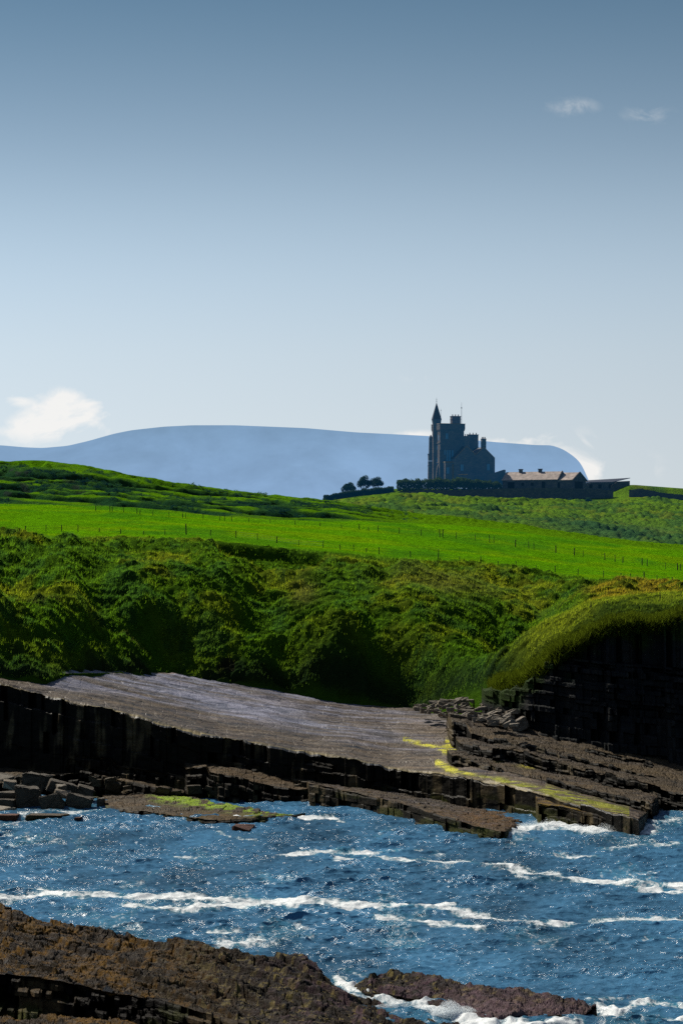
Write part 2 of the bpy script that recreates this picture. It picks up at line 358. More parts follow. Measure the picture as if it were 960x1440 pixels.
SIL = [(-500,655),(-200,640),(-60,628),(0,626),(35,629),(60,630),(95,627),(125,620),(160,610),(185,605),(230,600),(270,598),(330,598),(430,602),(500,608),(600,613),(700,622),(755,626),(775,626),(792,632),(808,643),(818,653),(824,668),(829,682),(840,700),(870,730),(900,780),(1500,802)]
pm = smooth1(np.interp(PM, [s[0] for s in SIL], [s[1] for s in SIL]), 9)
zt = H+(YH-pm)/F*9000
rowsM = np.linspace(0, 1, 40); PMx = (PM[None, :]-480)/F*9000
base = 8200+800*rowsM[:, None]+0*PM[None, :]
prof = rowsM[:, None]**.6
ZM = -5+(zt[None, :]+5)*prof*(1-(1-prof)*.25*fbm(PMx/500, base/300, 301, 4))+(fbm(PMx/420, base/200, 303, 5)-.5)*110*np.sin(np.pi*rowsM)[:, None]
P = np.stack([PMx*base/9000, base, ZM], -1)
back = np.stack([PMx[:1]*12000/9000, np.full((1, len(PM)), 12000.), zt[None, :]*.98], -1)
P = np.concatenate([P, back], 0)
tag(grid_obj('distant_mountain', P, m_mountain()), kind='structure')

# ---------------------------------------------------------------- rock shelves
def chamfer(X, j, seed):
    first = np.concatenate([[True], j[1:] != j[:-1]]); x0 = np.maximum.accumulate(np.where(first, X, -1e9))
    wc = .25+.6*hsh(j, seed+1); a = wc*(1.2+2.2*hsh(j, seed+2))*(hsh(j, seed+3) > .4)
    return a*np.clip(1-(X-x0)/wc, 0, 1)
def joints(X, lo, hi, seed):
    r = random.Random(seed); x = X.min()-3; e = []
    while x < X.max()+3: x += lo+(hi-lo)*r.random()**2; e.append(x)
    return np.searchsorted(np.array(e), X)
def shelf(name, front, back, zb, p0, p1, cols, dx=1.0, nw=46, nt=60, jt=(.7, 3.2), amp=.35, beds=(.25, .9), bat=.25, steps=.10, ends=(0, 0),
          mat=None, seed=1, rag=.12, topfn=None, crack=0., bamp=.35, absbed=None, walltop=None, jagged=False, rough=0., big=0., streak=.9, strata=0., sm=0, cham=1., ledge=.15):
    px = np.arange(p0, p1+.01, dx); mat = mat or M_ROCK
    yf = keyed(px, front, 2); pf = keyed(px, front, 1); yb = keyed(px, back, 2); pb = keyed(px, back, 1)
    if sm: yf, pf, yb, pb = [smooth1(q, sm) for q in (yf, pf, yb, pb)]
    zf = H+(YH-pf)/F*yf; zbk = H+(YH-pb)/F*yb
    if jagged: zf = zf-jag(px)*.066; zbk = zbk-jag(px)*.066
    e = np.ones(len(px))
    if ends[0]: e = np.minimum(e, np.sqrt(np.clip((px-p0)/ends[0], 0, 1)))
    if ends[1]: e = np.minimum(e, np.sqrt(np.clip((p1-px)/ends[1], 0, 1)))
    yf = yb+(yf-yb)*e; zf = zbk+(zf-zbk)*e
    X = (px-480)/F*yf
    j = joints(X, jt[0], jt[1], seed); j2 = joints(X, jt[0]*.35, jt[1]*.4, seed+5)
    oj = big*(fbm(X/7, X*0, seed+66, 2)-.5)*2+(hsh(j, seed)-.5)*1.1*amp+(hsh(j2, seed+3)-.5)*amp*.5
    zs = zf.copy(); zf = zf+(hsh(j, seed+8)-.5)*rag+(fbm(X*1.5, X*0, seed, 3)-.5)*rag
    zbv = np.interp(px, [p[0] for p in zb], [p[1] for p in zb]) if isinstance(zb, list) else np.full(len(px), float(zb))
    zbv = np.minimum(zbv, zf-.05)
    # wall, bottom to top
    s = np.linspace(0, 1, nw)[:, None]
    z = zbv[None, :]+(zf-zbv)[None, :]*s
    dep = (zf[None, :]-z)
    xw0 = X[None, :]+0*z
    r = random.Random(seed+2); b = [0]
    while b[-1] < 30: b.append(b[-1]+beds[0]+(beds[1]-beds[0])*r.random()**1.5)
    b = np.array(b); dd = dep+.5*(fbm(X/6, X*0, seed+9, 2)-.5)[None, :]
    if absbed is not None: dd = 14-z-absbed*xw0+.5*(fbm(X/6, X*0, seed+9, 2)-.5)[None, :]
    bi = np.searchsorted(b, dd); frac = (dd-b[np.clip(bi-1, 0, None)])
    jj = (j+(bi//2)*0)[None, :] if False else j[None, :]+0*bi
    off = (hsh(bi, seed+11)-.5)*bamp*1.2+(hsh(bi, jj, seed+12)-.5)*bamp*1.6+(hsh(bi, j2[None, :]+0*bi, seed+13)-.5)*bamp*.7
    off = off+np.where(frac < .06, .15, 0)*min(1, bamp/.3)
    for bv in range(int(bi.min()), int(bi.max())+1):
        jb = joints(X, jt[0]*.7, jt[1]*.9, seed+300+bv); rowo = (hsh(jb, seed, bv)-.5)*1.1*amp+chamfer(X, jb, seed+90+bv)*cham*(hsh(jb, bv, 4) > .35)
        off = off+np.where(bi == bv, rowo[None, :]-ledge*(bv-int(bi.min())), 0)
    off = off*sst(0, .12, dep)
    yw = yf[None, :]+oj[None, :]-bat*dep+off*e[None, :]+(fbm(X[None, :]*1.3+0*z, z*1.7, seed+14, 3)-.5)*.25
    xw = X[None, :]+0*z
    # top
    u = np.linspace(0, 1, nt)[1:, None]**1.15
    Xb = (px-480)/F*yb
    near = 1-sst(0, 1.3, u*np.maximum(yb-yf, .5)[None, :])
    yt = ((yw[-1]-yf)*1.)[None, :]*near+yf[None, :]*(1-u)+yb[None, :]*u
    xt = X[None, :]*(1-u)+Xb[None, :]*u
    zt_ = (zf-zs)[None, :]*near+zs[None, :]*(1-u)+zbk[None, :]*u
    fade = sst(0, .03, u)
    q = fbm(xt/8, yt/5, seed+20, 4)*7; q2_ = fbm(xt/2.5, yt/3, seed+22, 3)*6
    zt_ = zt_+fade*(steps*(np.floor(q)+sst(.75, 1, q % 1)-3.5)+steps*.45*(np.floor(q2_)+sst(.7, 1, q2_ % 1)-3)+(fbm(xt*1.2, yt*1.2, seed+24, 4)-.5)*steps)
    if crack:
        cv, ci = voro(xt/1.1+yt*.09+.4*fbm(xt, yt/3, seed+31), yt/3.2+.4*fbm(xt, yt/3, seed+33), seed+30); c3, i3 = voro(xt/.36+yt*.1, yt/1.1, seed+35)
        zt_ = zt_+fade*crack*((ci-.5)*.9-.55*(1-sst(0, .10, cv))+(i3-.5)*.35-.25*(1-sst(0, .12, c3)))
    if strata:
        v = (yt+1.8*xt)/3.4+1.3*(fbm(xt/3.5, yt/9, seed+70, 4)-.5); k = np.floor(v); sw = v-k
        hk = .5+hsh(k.astype(int), np.floor(xt/1.7+hsh(k.astype(int), 5)*3).astype(int), seed+71)
        zt_ = zt_+fade*strata*((1-sst(.0, 1., sw)*1.)*sst(0, .07, sw)*hk-.4)
    if rough: zt_ = zt_+fade*rough*((fbm(xt*1.3+yt*.15, yt*.45, seed+50, 3)-.5)*1.6+(fbm(xt*4, yt*1.6, seed+51, 3)-.5)*.9+np.abs(n2(xt*11, yt*5, seed+52)-.5)*.5)
    tail = np.stack([Xb+0*Xb, yb+.4, zbk-3.5], -1)[None]
    P = np.concatenate([np.stack([xw, yw, z], -1), np.stack([xt, yt, zt_], -1), tail], 0)
    # colours
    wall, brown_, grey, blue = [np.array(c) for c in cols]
    Cw = np.zeros(z.shape+(3,)); Cw[:] = wall  # wall tint near black: shade of the faces put into the colour
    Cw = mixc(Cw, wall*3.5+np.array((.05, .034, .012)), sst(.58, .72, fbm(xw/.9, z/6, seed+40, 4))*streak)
    Cw = mixc(Cw, (.05, .055, .012), sst(.55, .7, fbm(xw/2, z/1.4, seed+41, 4))*(1-sst(.2, 1.6, z))*.8)
    if walltop is not None: Cw = walltop(Cw, px[None, :]+0*z, dep, xw, z)
    Ct = np.zeros(zt_.shape+(3,)); Ct[:] = brown_
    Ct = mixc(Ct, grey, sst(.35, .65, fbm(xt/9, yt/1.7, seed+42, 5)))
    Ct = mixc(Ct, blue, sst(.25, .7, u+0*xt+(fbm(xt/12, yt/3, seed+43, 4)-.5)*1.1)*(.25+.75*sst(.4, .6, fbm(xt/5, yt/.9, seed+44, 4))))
    if topfn is not None: Ct = topfn(Ct, px[None, :]+0*xt, u+0*xt, xt, yt, zt_)
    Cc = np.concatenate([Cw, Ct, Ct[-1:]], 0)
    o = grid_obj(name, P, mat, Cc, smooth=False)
    tag(o, kind='structure')
    return o
RC = ((.010, .009, .007), (.080, .053, .026), (.100, .076, .052), (.185, .19, .25))  # last tint is the slab's bluish sheen, painted as colour
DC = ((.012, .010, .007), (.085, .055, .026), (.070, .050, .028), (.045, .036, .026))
MOSS = (.30, .34, .010); ORANGE = (.13, .065, .010)
def blob(px, py, cx, cy, w, h): return np.exp(-((px-cx)/w)**2-((py-cy)/h)**2)
def pyof(x, y, z): return YH-(z-H)*F/y
def slab_top(C, px, u, x, y, z):
    # ochre weed in the wet channel of the slab and on its seaward tongue
    py = pyof(x, y, z); n = fbm(x*.9, y*1.4, 401, 4)
    chan = np.zeros(px.shape)
    for (x0, y0, x1, y1, w) in ((570,1040,625,1054,2.5),(625,1054,665,1064,5),(630,1045,650,1058,5),(615,1072,640,1085,4),(630,1083,700,1096,2.),(700,1096,770,1113,3.5),(770,1113,880,1142,7)):
        f = np.clip((px-x0)/(x1-x0), 0, 1); cy = y0+(y1-y0)*f
        m = np.exp(-((py-cy)/w)**2)*((px > x0-4) & (px < x1+4)); chan = np.maximum(chan, m)
    C = mixc(C, (.105, .072, .040), sst(430, 640, px)*.55)
    C = mixc(C, (.23, .23, .31), (1-sst(280, 520, px))*sst(.42, .6, fbm(x/6, y/1.6, 409, 4))*sst(.2, .5, u)*.6)  # silvery-violet sheen painted into the colour, left part of the slab
    C = mixc(C, (.50, .47, .010), np.clip(chan*1.7*sst(.36, .47, n), 0, 1)*(1-sst(655, 690, px)))
    C = mixc(C, (.27, .28, .008), np.clip(chan*1.4*sst(.38, .52, n), 0, 1)*sst(655, 700, px))
    C = mixc(C, (.05, .035, .02), sst(740, 830, px)*.6*sst(.4, .6, n)*(1-chan))
    C = mixc(C, ORANGE, blob(px, py, 800, 1140, 45, 7)*.9)
    C = mixc(C, (.22, .17, .05), (1-sst(.0, .04, u))*.7)
    C = mixc(C, (.24, .15, .05), sst(.975, .99, u)*.5)
    return C
shelf('rock_slab', [(-300,890,262),(0,960,258),(65,979,257),(150,996,255),(240,1021,253),(300,1037,252),(380,1050,250.5),(440,1060,250),(490,1067,248),(550,1083,246),(600,1088,243),(640,1092,240),(700,1101,235),(755,1114,229),(800,1128,223),(870,1146,216),(915,1158,212.5)],
      [(-300,905,268),(0,945,269),(80,940,271),(150,940,282),(260,948,290),(330,957,292),(420,971,293),(480,983,293),(600,992,291),(700,1000,285),(800,1075,262),(915,1135,236)],
      [(-300,-.6),(1000,-.6)], -300, 915, RC, dx=.9, nw=70, nt=150, amp=.8, beds=(.7, 2.4), bamp=.10, bat=.05, sm=41, cham=1.2, ledge=.22, jt=(.8, 5.5), steps=.06, topfn=slab_top, seed=3, big=.7, rag=.35, ends=(0, 18), mat=M_SLAB, crack=.035)
def low_top(C, px, u, x, y, z):
    py = pyof(x, y, z); n = fbm(x*1.1, y*1.6, 405, 4)
    C = mixc(C, (.11, .055, .012), blob(px, py, 690, 1150, 55, 14)*1.2*sst(.3, .5, n))
    C = mixc(C, (.10, .085, .09), sst(.5, .7, n)*.5)
    return C
shelf('lower_rock_shelf', [(430,1101,243),(480,1111,240),(535,1122,233),(600,1141,223),(665,1160,214),(700,1168,211),(735,1174,210)],
      [(430,1098,250),(480,1101,250),(560,1112,247),(640,1126,242),(700,1139,236),(735,1150,230)], -.6, 430, 735, DC, dx=.9, nt=70, amp=.5, jt=(.6, 2.4), steps=.07, seed=17, ends=(5, 26), topfn=low_top, crack=.12)
shelf('mid_rock_shelf', [(258,1081,249),(290,1078,248),(294,1086,247),(330,1092,246),(372,1102,245),(420,1110,244),(440,1108,243)],
      [(258,1070,252),(300,1071,252),(370,1080,251.5),(440,1096,251)], -.6, 258, 440, DC, dx=.9, nt=26, amp=.55, jt=(.5, 1.8), seed=27, ends=(5, 0), bamp=.5, crack=.1)
shelf('step_rock_shelf', [(312,1070,251),(340,1073,250.5),(380,1081,250),(440,1095,249),(480,1103,248.5)],
      [(312,1065,255),(380,1076,254),(480,1098,253)], -.3, 312, 480, DC, dx=.9, nt=16, amp=.4, jt=(.5, 1.8), seed=37, ends=(4, 4), bamp=.3)
shelf('upper_rock_step', [(408,1067,249.5),(440,1070,249),(490,1079,248.5),(525,1088,246.5),(556,1097,246)],
      [(408,1062,253),(490,1074,253),(556,1090,252)], -.3, 408, 556, DC, dx=.9, nt=16, amp=.3, jt=(1., 3.), seed=47, ends=(3, 3), bamp=.3)
shelf('left_rock_ledge', [(88,1058,255),(140,1064,254),(156,1067,253),(170,1078,252),(215,1084,251),(262,1092,250.5)],
      [(88,1052,258),(156,1062,257),(262,1084,256)], -.3, 88, 262, DC, dx=.9, nt=16, amp=.6, jt=(.5, 1.8), seed=57, ends=(4, 0), bamp=.5)
shelf('left_lower_ledge', [(-120,1088,252),(0,1090,251),(60,1092,250.5),(115,1084,250.5),(150,1092,250),(200,1104,249),(262,1116,247)],
      [(-120,1070,257),(60,1080,257),(150,1080,256.5),(262,1100,256)], -.6, -120, 262, DC, dx=.9, nt=24, amp=.6, jt=(.5, 1.6), seed=67, ends=(0, 4), bamp=.6, bat=.45)
def moss_top(C, px, u, x, y, z):
    py = pyof(x, y, z); n = fbm(x*1.3, y*.6, 411, 4)
    f = np.clip((px-205)/180, 0, 1); cy = 1117+26*f
    C = mixc(C, (.20, .30, .010), np.clip(np.exp(-((py-cy)/7)**2)*1.5*sst(.38, .5, n), 0, 1)*sst(200, 225, px))
    C = mixc(C, (.09, .055, .012), blob(px, py, 300, 1147, 60, 5)*.8)
    return C
shelf('mossy_shore_shelf', [(143,1121,246),(150,1131,238.5),(185,1139,233),(215,1143,230.3),(262,1149,226.4),(300,1154,223.2),(345,1152,224.4),(392,1147,227.7),(430,1144,229)],
      [(143,1113,249.5),(200,1112,250),(260,1118,246),(330,1133,235),(392,1142,230.4),(430,1142,230)], -.6, 143, 430, DC, dx=.9, nt=60, amp=.7, jt=(.8, 3.), seed=77, ends=(5, 20), bamp=.4, topfn=moss_top, steps=.10, crack=.1)
shelf('seaward_rock_tongue', [(752,1128,225),(790,1135,222.5),(830,1143,219.5),(872,1152,216.5),(885,1156,215)],
      [(752,1118,231),(800,1128,227),(885,1150,218)], -.6, 752, 885, DC, dx=.9, nt=26, amp=.35, jt=(1, 3), seed=87, ends=(3, 6),
      topfn=lambda C, px, u, x, y, z: mixc(C, (.19, .12, .008), sst(.4, .6, fbm(x, y*1.5, 421, 3))*.9))
# thin beds stepping up towards the dark headland
for i, (nm, fr, bk, zb, a, b) in enumerate((
  ('strata_bed', [(628,1063,247),(655,1066,246),(690,1078,243),(740,1090,240),(800,1104,235.5),(860,1116,231),(925,1130,227)], [(628,1056,252),(700,1060,252),(800,1088,245),(925,1120,236)], [(600,1.2),(700,.9),(925,-.6)], 628, 925),
  ('strata_bed', [(640,1044,253),(660,1047,251),(690,1054,248),(720,1052,249),(760,1066,247),(840,1086,243),(960,1116,236)], [(640,1034,259),(720,1040,258),(800,1062,254),(960,1098,246)], [(640,2.2),(800,1.2),(960,-.6)], 640, 1110),
  ('strata_bed', [(628,1012,262),(655,1016,260),(662,1030,256),(700,1040,254),(760,1052,252),(850,1076,248),(960,1104,244),(1200,1150,240)], [(628,1003,270),(700,1012,266),(780,1030,262),(960,1074,256),(1200,1120,250)], [(640,3.2),(800,1.5),(960,-.6),(1200,-.6)], 628, 1200),
  ('strata_bed', [(672,1016,263),(700,1022,261),(760,1040,257),(850,1060,254),(960,1084,251),(1200,1130,246)], [(672,1006,270),(760,1018,266),(850,1036,263),(960,1060,260),(1200,1100,256)], [(672,3.5),(800,2.2),(960,.2),(1200,-.6)], 672, 1200),
  ('strata_bed', [(700,1002,266),(760,1016,263),(850,1036,260),(960,1060,256),(1200,1105,250)], [(700,994,272),(760,1000,270),(850,1016,267),(960,1040,264),(1200,1080,260)], [(700,4),(800,3),(960,1.5),(1200,-.6)], 700, 1200))):
    shelf(nm, fr, bk, zb, a, b, ((.012, .011, .009), (.085, .060, .032), (.065, .048, .030), (.05, .040, .032)), dx=.9, nt=34, nw=34, amp=.55, jt=(.5, 2.6), beds=(.15, .5), bamp=.35, seed=100+i*13, ends=(6, 10), steps=.09, crack=.12, rag=.3,
          topfn=lambda C, px, u, x, y, z: mixc(C, (.40, .36, .012), blob(px, pyof(x, y, z), 748, 1077, 14, 3)+blob(px, pyof(x, y, z), 702, 1069, 5, 2)))
# headland cliff of stacked beds under the grass
HC = ((.016, .018, .020), (.03, .06, .008), (.03, .06, .01), (.03, .06, .01))
shelf('headland_cliff', [(676,972,273),(690,966,270.5),(705,968,268.5),(740,955,264.5),(770,922,262.5),(810,898,260.5),(860,878,259.5),(960,872,259),(1290,866,259)],
      [(676,966,276),(700,965,273),(740,948,269),(770,914,267),(810,889,265),(860,870,264),(960,864,264),(1290,856,264)], [(676,4.5),(740,3.0),(850,2.0),(960,0),(1290,-.6)], 676, 1290, HC, dx=1., nw=130, nt=14, jt=(.6, 3.5),
      amp=.7, beds=(.2, 1.3), bamp=.8, bat=.14, big=1.2, seed=211, mat=M_CLIFF, jagged=True, streak=.12, absbed=.10, walltop=lambda C, px, d, x, z: mixc(C, (.022, .040, .008), (1-sst(.2, 2.6, d+(fbm(x/1.6, z, 441, 4)-.5)*4))*.95), ends=(4, 0), rag=.3)

# foreground rocks
def fore_top(C, px, u, x, y, z):
    n = fbm(x*.8, y*.8, 431, 5); n2_ = fbm(x*3, y*3, 433, 4)
    C = mixc(C, (.10, .052, .007), sst(.40, .56, n)*(1-sst(170, 400, px))*.9)
    C = mixc(C, (.013, .010, .008), sst(160, 480, px)*.75)
    C = mixc(C, (.045, .035, .028), sst(.5, .62, n2_)*.7)
    C = mixc(C, (.14, .11, .03), sst(.6, .68, n2_)*sst(150, 400, px)*.7)
    C = mixc(C, (.085, .05, .065), sst(.52, .7, fbm(x*1.3+9, y*1.3, 435, 4))*sst(300, 520, px)*.6)
    return C
FC = ((.004, .003, .003), (.020, .012, .004), (.016, .010, .004), (.014, .009, .005))
shelf('foreground_rock_shelf', [(-120,1352,129),(0,1368,127.6),(80,1378,126.8),(110,1384,126.3),(200,1402,124),(300,1428,120.5),(400,1455,117),(640,1510,112),(700,1520,111)],
      [(-120,1262,152),(0,1281,148),(60,1297,146),(100,1302,145),(150,1311,143.5),(200,1321,142.5),(245,1322,142.5),(290,1330,141),(340,1341,140),(400,1345,139.5),(430,1348,139),(455,1366,136.5),(490,1395,133),(540,1411,130.5),(600,1417,129.6),(640,1438,125.5),(700,1470,121)],
      -.5, -120, 700, FC, dx=.62, nw=40, nt=210, amp=.35, jt=(.3, 1.6), beds=(.2, .6), steps=.13, mat=M_FORE, seed=251, crack=.13, rough=.15, strata=.20, topfn=fore_top, rag=.12)
shelf('foreground_lower_ledge', [(-120,1490,114),(0,1500,113),(300,1540,110),(420,1560,108)],
      [(-120,1400,129.5),(0,1412,128.3),(100,1422,126.4),(300,1462,119.8),(420,1495,115)],
      -.5, -120, 420, FC, dx=.62, nw=20, nt=110, amp=.2, jt=(.3, 1.4), steps=.1, mat=M_FORE, seed=261, crack=.10, rough=.12, strata=.14, topfn=fore_top)
o = shelf('sea_washed_rock', [(498,1398,133.1),(540,1398,133.1),(600,1410,130.5),(640,1424,127.6),(700,1433,125.8),(760,1430,126.3),(820,1424,127.4),(838,1420,128.2)],
      [(498,1384,135.5),(522,1374,135.2),(535,1365,136.6),(560,1366,136.4),(620,1376,134),(680,1386,131.7),(740,1389,131),(790,1399,128.9),(838,1412,128.9)],
      -.5, 498, 838, FC, dx=.62, nw=26, nt=110, amp=.3, jt=(.3, 1.2), bat=1.2, bamp=.2, steps=.05, mat=M_FORE, seed=271, crack=.06, rough=.20, strata=.12, ends=(18, 14), topfn=lambda C, px, u, x, y, z: mixc(fore_top(C, px, u, x, y, z), (.10, .065, .075), sst(600, 660, px)*(.3+.5*(1-sst(.35, .8, u)))))
del o['kind']; tag(o, 'low dark weed-covered rock awash in white surf beyond the foreground shelf', 'rock')

# ---------------------------------------------------------------- boulders
def boulder(px0, px1, py0, py1, Y, seed, dep=None, tilt=0., name='boulder', col=(.11, .09, .065), flat=False, cut=.12):
    r = random.Random(seed); w = (px1-px0)/F*Y; h = (py1-py0)/F*Y; d = dep or w*.7
    c = W((px0+px1)/2, (py0+py1)/2, Y); bm = bmesh.new()
    for i in range(18 if not flat else 12):
        v = [r.choice((-1, 1))*(1-r.random()*cut*2.2) for _ in range(3)]
        k = r.randrange(3); v[k] *= .75+.25*r.random()
        bm.verts.new((v[0]*w/2, v[1]*d/2, v[2]*h/2))
    res = bmesh.ops.convex_hull(bm, input=bm.verts)
    bmesh.ops.delete(bm, geom=[g for g in res['geom_interior'] if isinstance(g, bmesh.types.BMVert)], context='VERTS')
    bmesh.ops.bevel(bm, geom=list(bm.edges), offset=min(w, h)*.04, segments=1, affect='EDGES')
    bmesh.ops.triangulate(bm, faces=bm.faces)
    bmesh.ops.subdivide_edges(bm, edges=list(bm.edges), cuts=2, use_grid_fill=True)
    M = Matrix.Rotation(tilt, 4, 'Y')@Matrix.Rotation(r.uniform(-.25, .25), 4, 'Z')
    for v in bm.verts:
        nn = Vector(v.co); s = min(w, h)*.05
        v.co += Vector((r.uniform(-s, s), r.uniform(-s, s), r.uniform(-s, s)*.5)); v.co = M@v.co
    me_o = bm_obj(name, bm, M_BOULD); me_o.location = c
    n = len(me_o.data.vertices); k = r.uniform(.7, 1.25)
    put_col(me_o.data, np.tile(np.array(col)*k*.8, (n, 1)))
    return me_o
BL = [
 (20,58,1105,1140,240,0.05,'large rounded dark boulder at the waterline, tallest of the left shore'),
 (32,72,1087,1112,245,.18,'broad tilted slab boulder lying above the big rounded one'),
 (58,92,1113,1142,238,-.25,'dark wedge boulder with a pale sloping top edge, standing in the water'),
 (93,131,1117,1141,239,.22,'dark wedge boulder leaning right, last of the big shore blocks'),
 (66,108,1098,1116,243,.25,'long flat boulder wedged high between the shore blocks'),
 (4,24,1097,1110,245,.1,'small brown block behind the rounded boulder'),
 (-4,22,1089,1099,248,.2,'thin tilted slab at the top of the left boulder heap'),
 (-10,24,1112,1124,241,.05,'stacked block beside a green weed patch at the left edge'),
 (-8,25,1123,1136,239.5,.04,'lower stacked block left of the rounded boulder'),
 (80,94,1103,1113,241,0,'small pale rounded stone perched on the shore blocks'),
 (107,133,1105,1122,244,.3,'angular slab boulder leaning against the ledge'),
 (-12,27,1133,1143,236.5,.03,'flat grey table rock at the left waterline'),
 (137,148,1121,1135,240,0,'small dark block between boulders and mossy shelf'),
 (76,100,1111,1122,239.5,.15,'pale topped boulder between the two wedge blocks'),
]
for i, (a, b, c, d, Y, tl, lb) in enumerate(BL):
    tag(boulder(a, b, c, d, Y, 500+i, tilt=tl, dep=2.2, col=(.20, .17, .13) if i in (5, 9, 13, 11) else (.10, .085, .065)), lb, 'boulder', 'boulders heaped on the left shore')
for i, (a, b, c, d, Y, lb) in enumerate([(-6,27,1145,1153,228,'low red-brown weedy rock awash at the left edge of the sea'), (38,97,1145,1153,228,'long low brown rock awash in front of the boulders'), (328,356,1160,1167,219,'small red-brown rock awash alone off the mossy shelf'), (108,118,1148,1152,227.5,'tiny brown rock tip just right of the long awash rock')]):
    tag(boulder(a, b, c, d, Y, 540+i, name='skerry', dep=2., col=(.13, .05, .03) if i != 1 else (.09, .06, .03)), lb, 'rock')
r = random.Random(77)
for i in range(120):
    px = r.uniform(586, 725); u = r.random()
    lo = np.interp(px, [586, 620, 660, 725], [998, 1006, 1012, 1022]); hi = np.interp(px, [586, 620, 650, 725], [992, 983, 982, 990])
    py = hi+(lo-hi)*u; Y = 286-(py-982)*.55-(px-586)*.09; w = r.uniform(6, 19)*(.7 if px < 620 else 1); h = w*r.uniform(.22, .5)
    tag(boulder(px-w/2, px+w/2, py-h/2, py+h/2+2, Y, 600+i, tilt=r.uniform(-.5, .3), dep=w/F*Y*.8, name='rubble_stone', col=(.26, .225, .18), flat=True),
        'loose flat grey stone in the rubble heap at the foot of the grassy headland', 'stone', 'loose stones of the rubble heap')
r = random.Random(91)
for i in range(26):
    px = r.uniform(100, 470); w_ = r.uniform(8, 22); h_ = w_*r.uniform(.45, .9)
    py = np.interp(px, [100, 150, 260, 300, 470], [1098, 1102, 1114, 1112, 1106])+r.uniform(-6, 3); Y_ = np.interp(px, [100, 260, 300, 470], [249, 247, 246.5, 246.5])
    tag(boulder(px-w_/2, px+w_/2, py-h_/2, py+h_/2, Y_, 900+i, tilt=r.uniform(-.2, .35), dep=w_/F*Y_, name='fallen_block', col=(.075, .058, .036), cut=.06),
        'dark angular block fallen along the foot of the long slab wall', 'block', 'fallen blocks along the slab wall')
tag(boulder(629, 661, 1003, 1027, 266, 801, tilt=.12, dep=3., name='boulder'), 'big dark rounded block at the lower edge of the rubble heap', 'boulder')
tag(boulder(714, 742, 1012, 1030, 261, 803, tilt=-.5, dep=2., name='boulder', col=(.26, .22, .18)), 'pale flat slab leaning below the headland cliff', 'boulder')
tag(boulder(25, 32, 666, 671, 585, 805, dep=1.5, name='boulder', col=(.16, .16, .15)), 'lone grey boulder near the top of the left green hill', 'boulder')

# ---------------------------------------------------------------- sea
def m_water():
    t = NT('sea_water'); p = t.pos((1, 1.6, 1))
    b1 = t.noise(p, 2.2, 4, .6, .4); b2 = t.noise(p, 7., 3, .6)
    h = t.math('ADD', t.math('MULTIPLY', b1, 1.), t.math('MULTIPLY', b2, .16))
    nrm = t.bump(h, 1., t.rng(t.noise(t.pos((.5, .16, 1)), .55, 4, .6), .42, .64, .09, .23))
    fo = t.attr('foam').outputs['Fac']
    fn = t.noise(t.pos((.7, .26, 1)), 1.9, 10, .78, 1.3); fn2 = t.noise(t.pos((1, .5, 1)), 7., 4, .7)
    fz = t.math('ADD', t.math('MULTIPLY', fn, .75), t.math('MULTIPLY', fn2, .25))
    f = t.rng(t.math('ADD', fz, t.math('MULTIPLY', fo, .36)), .67, .80)
    big_ = t.rng(t.noise(t.pos((.5, .14, 1)), .28, 5, .65), .36, .64, .55, 1.25)
    deep = t.mix(t.rng(fo, .25, 1.), (.055, .175, .31, 1), (.03, .22, .27, 1))
    deep = t.node('ShaderNodeVectorMath', {0: deep, 3: big_}, operation='SCALE').outputs[0]
    w = t.node('ShaderNodeBsdfPrincipled', {'Base Color': deep, 'Roughness': .15, 'IOR': 1.333, 'Specular IOR Level': .5, 'Normal': nrm})
    fm = t.node('ShaderNodeBsdfPrincipled', {'Base Color': (.80, .84, .86, 1), 'Roughness': .8, 'Normal': t.bump(fz, .6, .15)})
    return t.fin(t.node('ShaderNodeMixShader', {0: f, 1: w.outputs[0], 2: fm.outputs[0]}).outputs[0])
PS = np.arange(-260, 1221, 1.5)
ys = [100.]
while ys[-1] < 262: ys.append(ys[-1]+.075+.00055*(ys[-1]-100)*1.4)
ys = np.array(ys); YS = ys[:, None]+0*PS[None, :]; XS = (PS[None, :]-480)/F*YS
ZS = np.zeros(YS.shape); dX = np.zeros(YS.shape); dY = np.zeros(YS.shape)
rw = np.random.RandomState(5)
gmod = .55+.9*fbm(XS/9, YS/14, 501, 3)
for i in range(54):
    L = .45*(16)**(rw.rand()**1.3); A = .0105*L**.85*(.6+.8*rw.rand()); A = min(A, .040)
    th = math.radians(-100)+rw.randn()*.62; k = 2*math.pi/L; ph = rw.rand()*6.28
    arg = k*(math.cos(th)*XS+math.sin(th)*YS)+ph
    m = gmod if L < 4 else 1.
    ZS += A*m*np.cos(arg); dX -= A*m*math.cos(th)*np.sin(arg)*.9; dY -= A*m*math.sin(th)*np.sin(arg)*.9
FO = np.zeros(YS.shape)
PYS = YH+H*F/YS; PXS = PS[None, :]+0*YS
def streak(pts, w, s=1.):
    global FO
    xs = [p[0] for p in pts]; wob = (fbm(PXS/38, PYS/14, int(pts[0][0])+int(pts[0][1]), 3)-.5)*6
    cy = np.interp(PXS, xs, [p[1] for p in pts])+wob
    e = sst(xs[0]-14, xs[0]+10, PXS)*(1-sst(xs[-1]-10, xs[-1]+14, PXS))
    FO = np.maximum(FO, s*(.52+.72*fbm(PXS/30, PYS/7, int(pts[0][0])+77, 3))*np.exp(-((PYS-cy)/(w*.9))**2)*e)
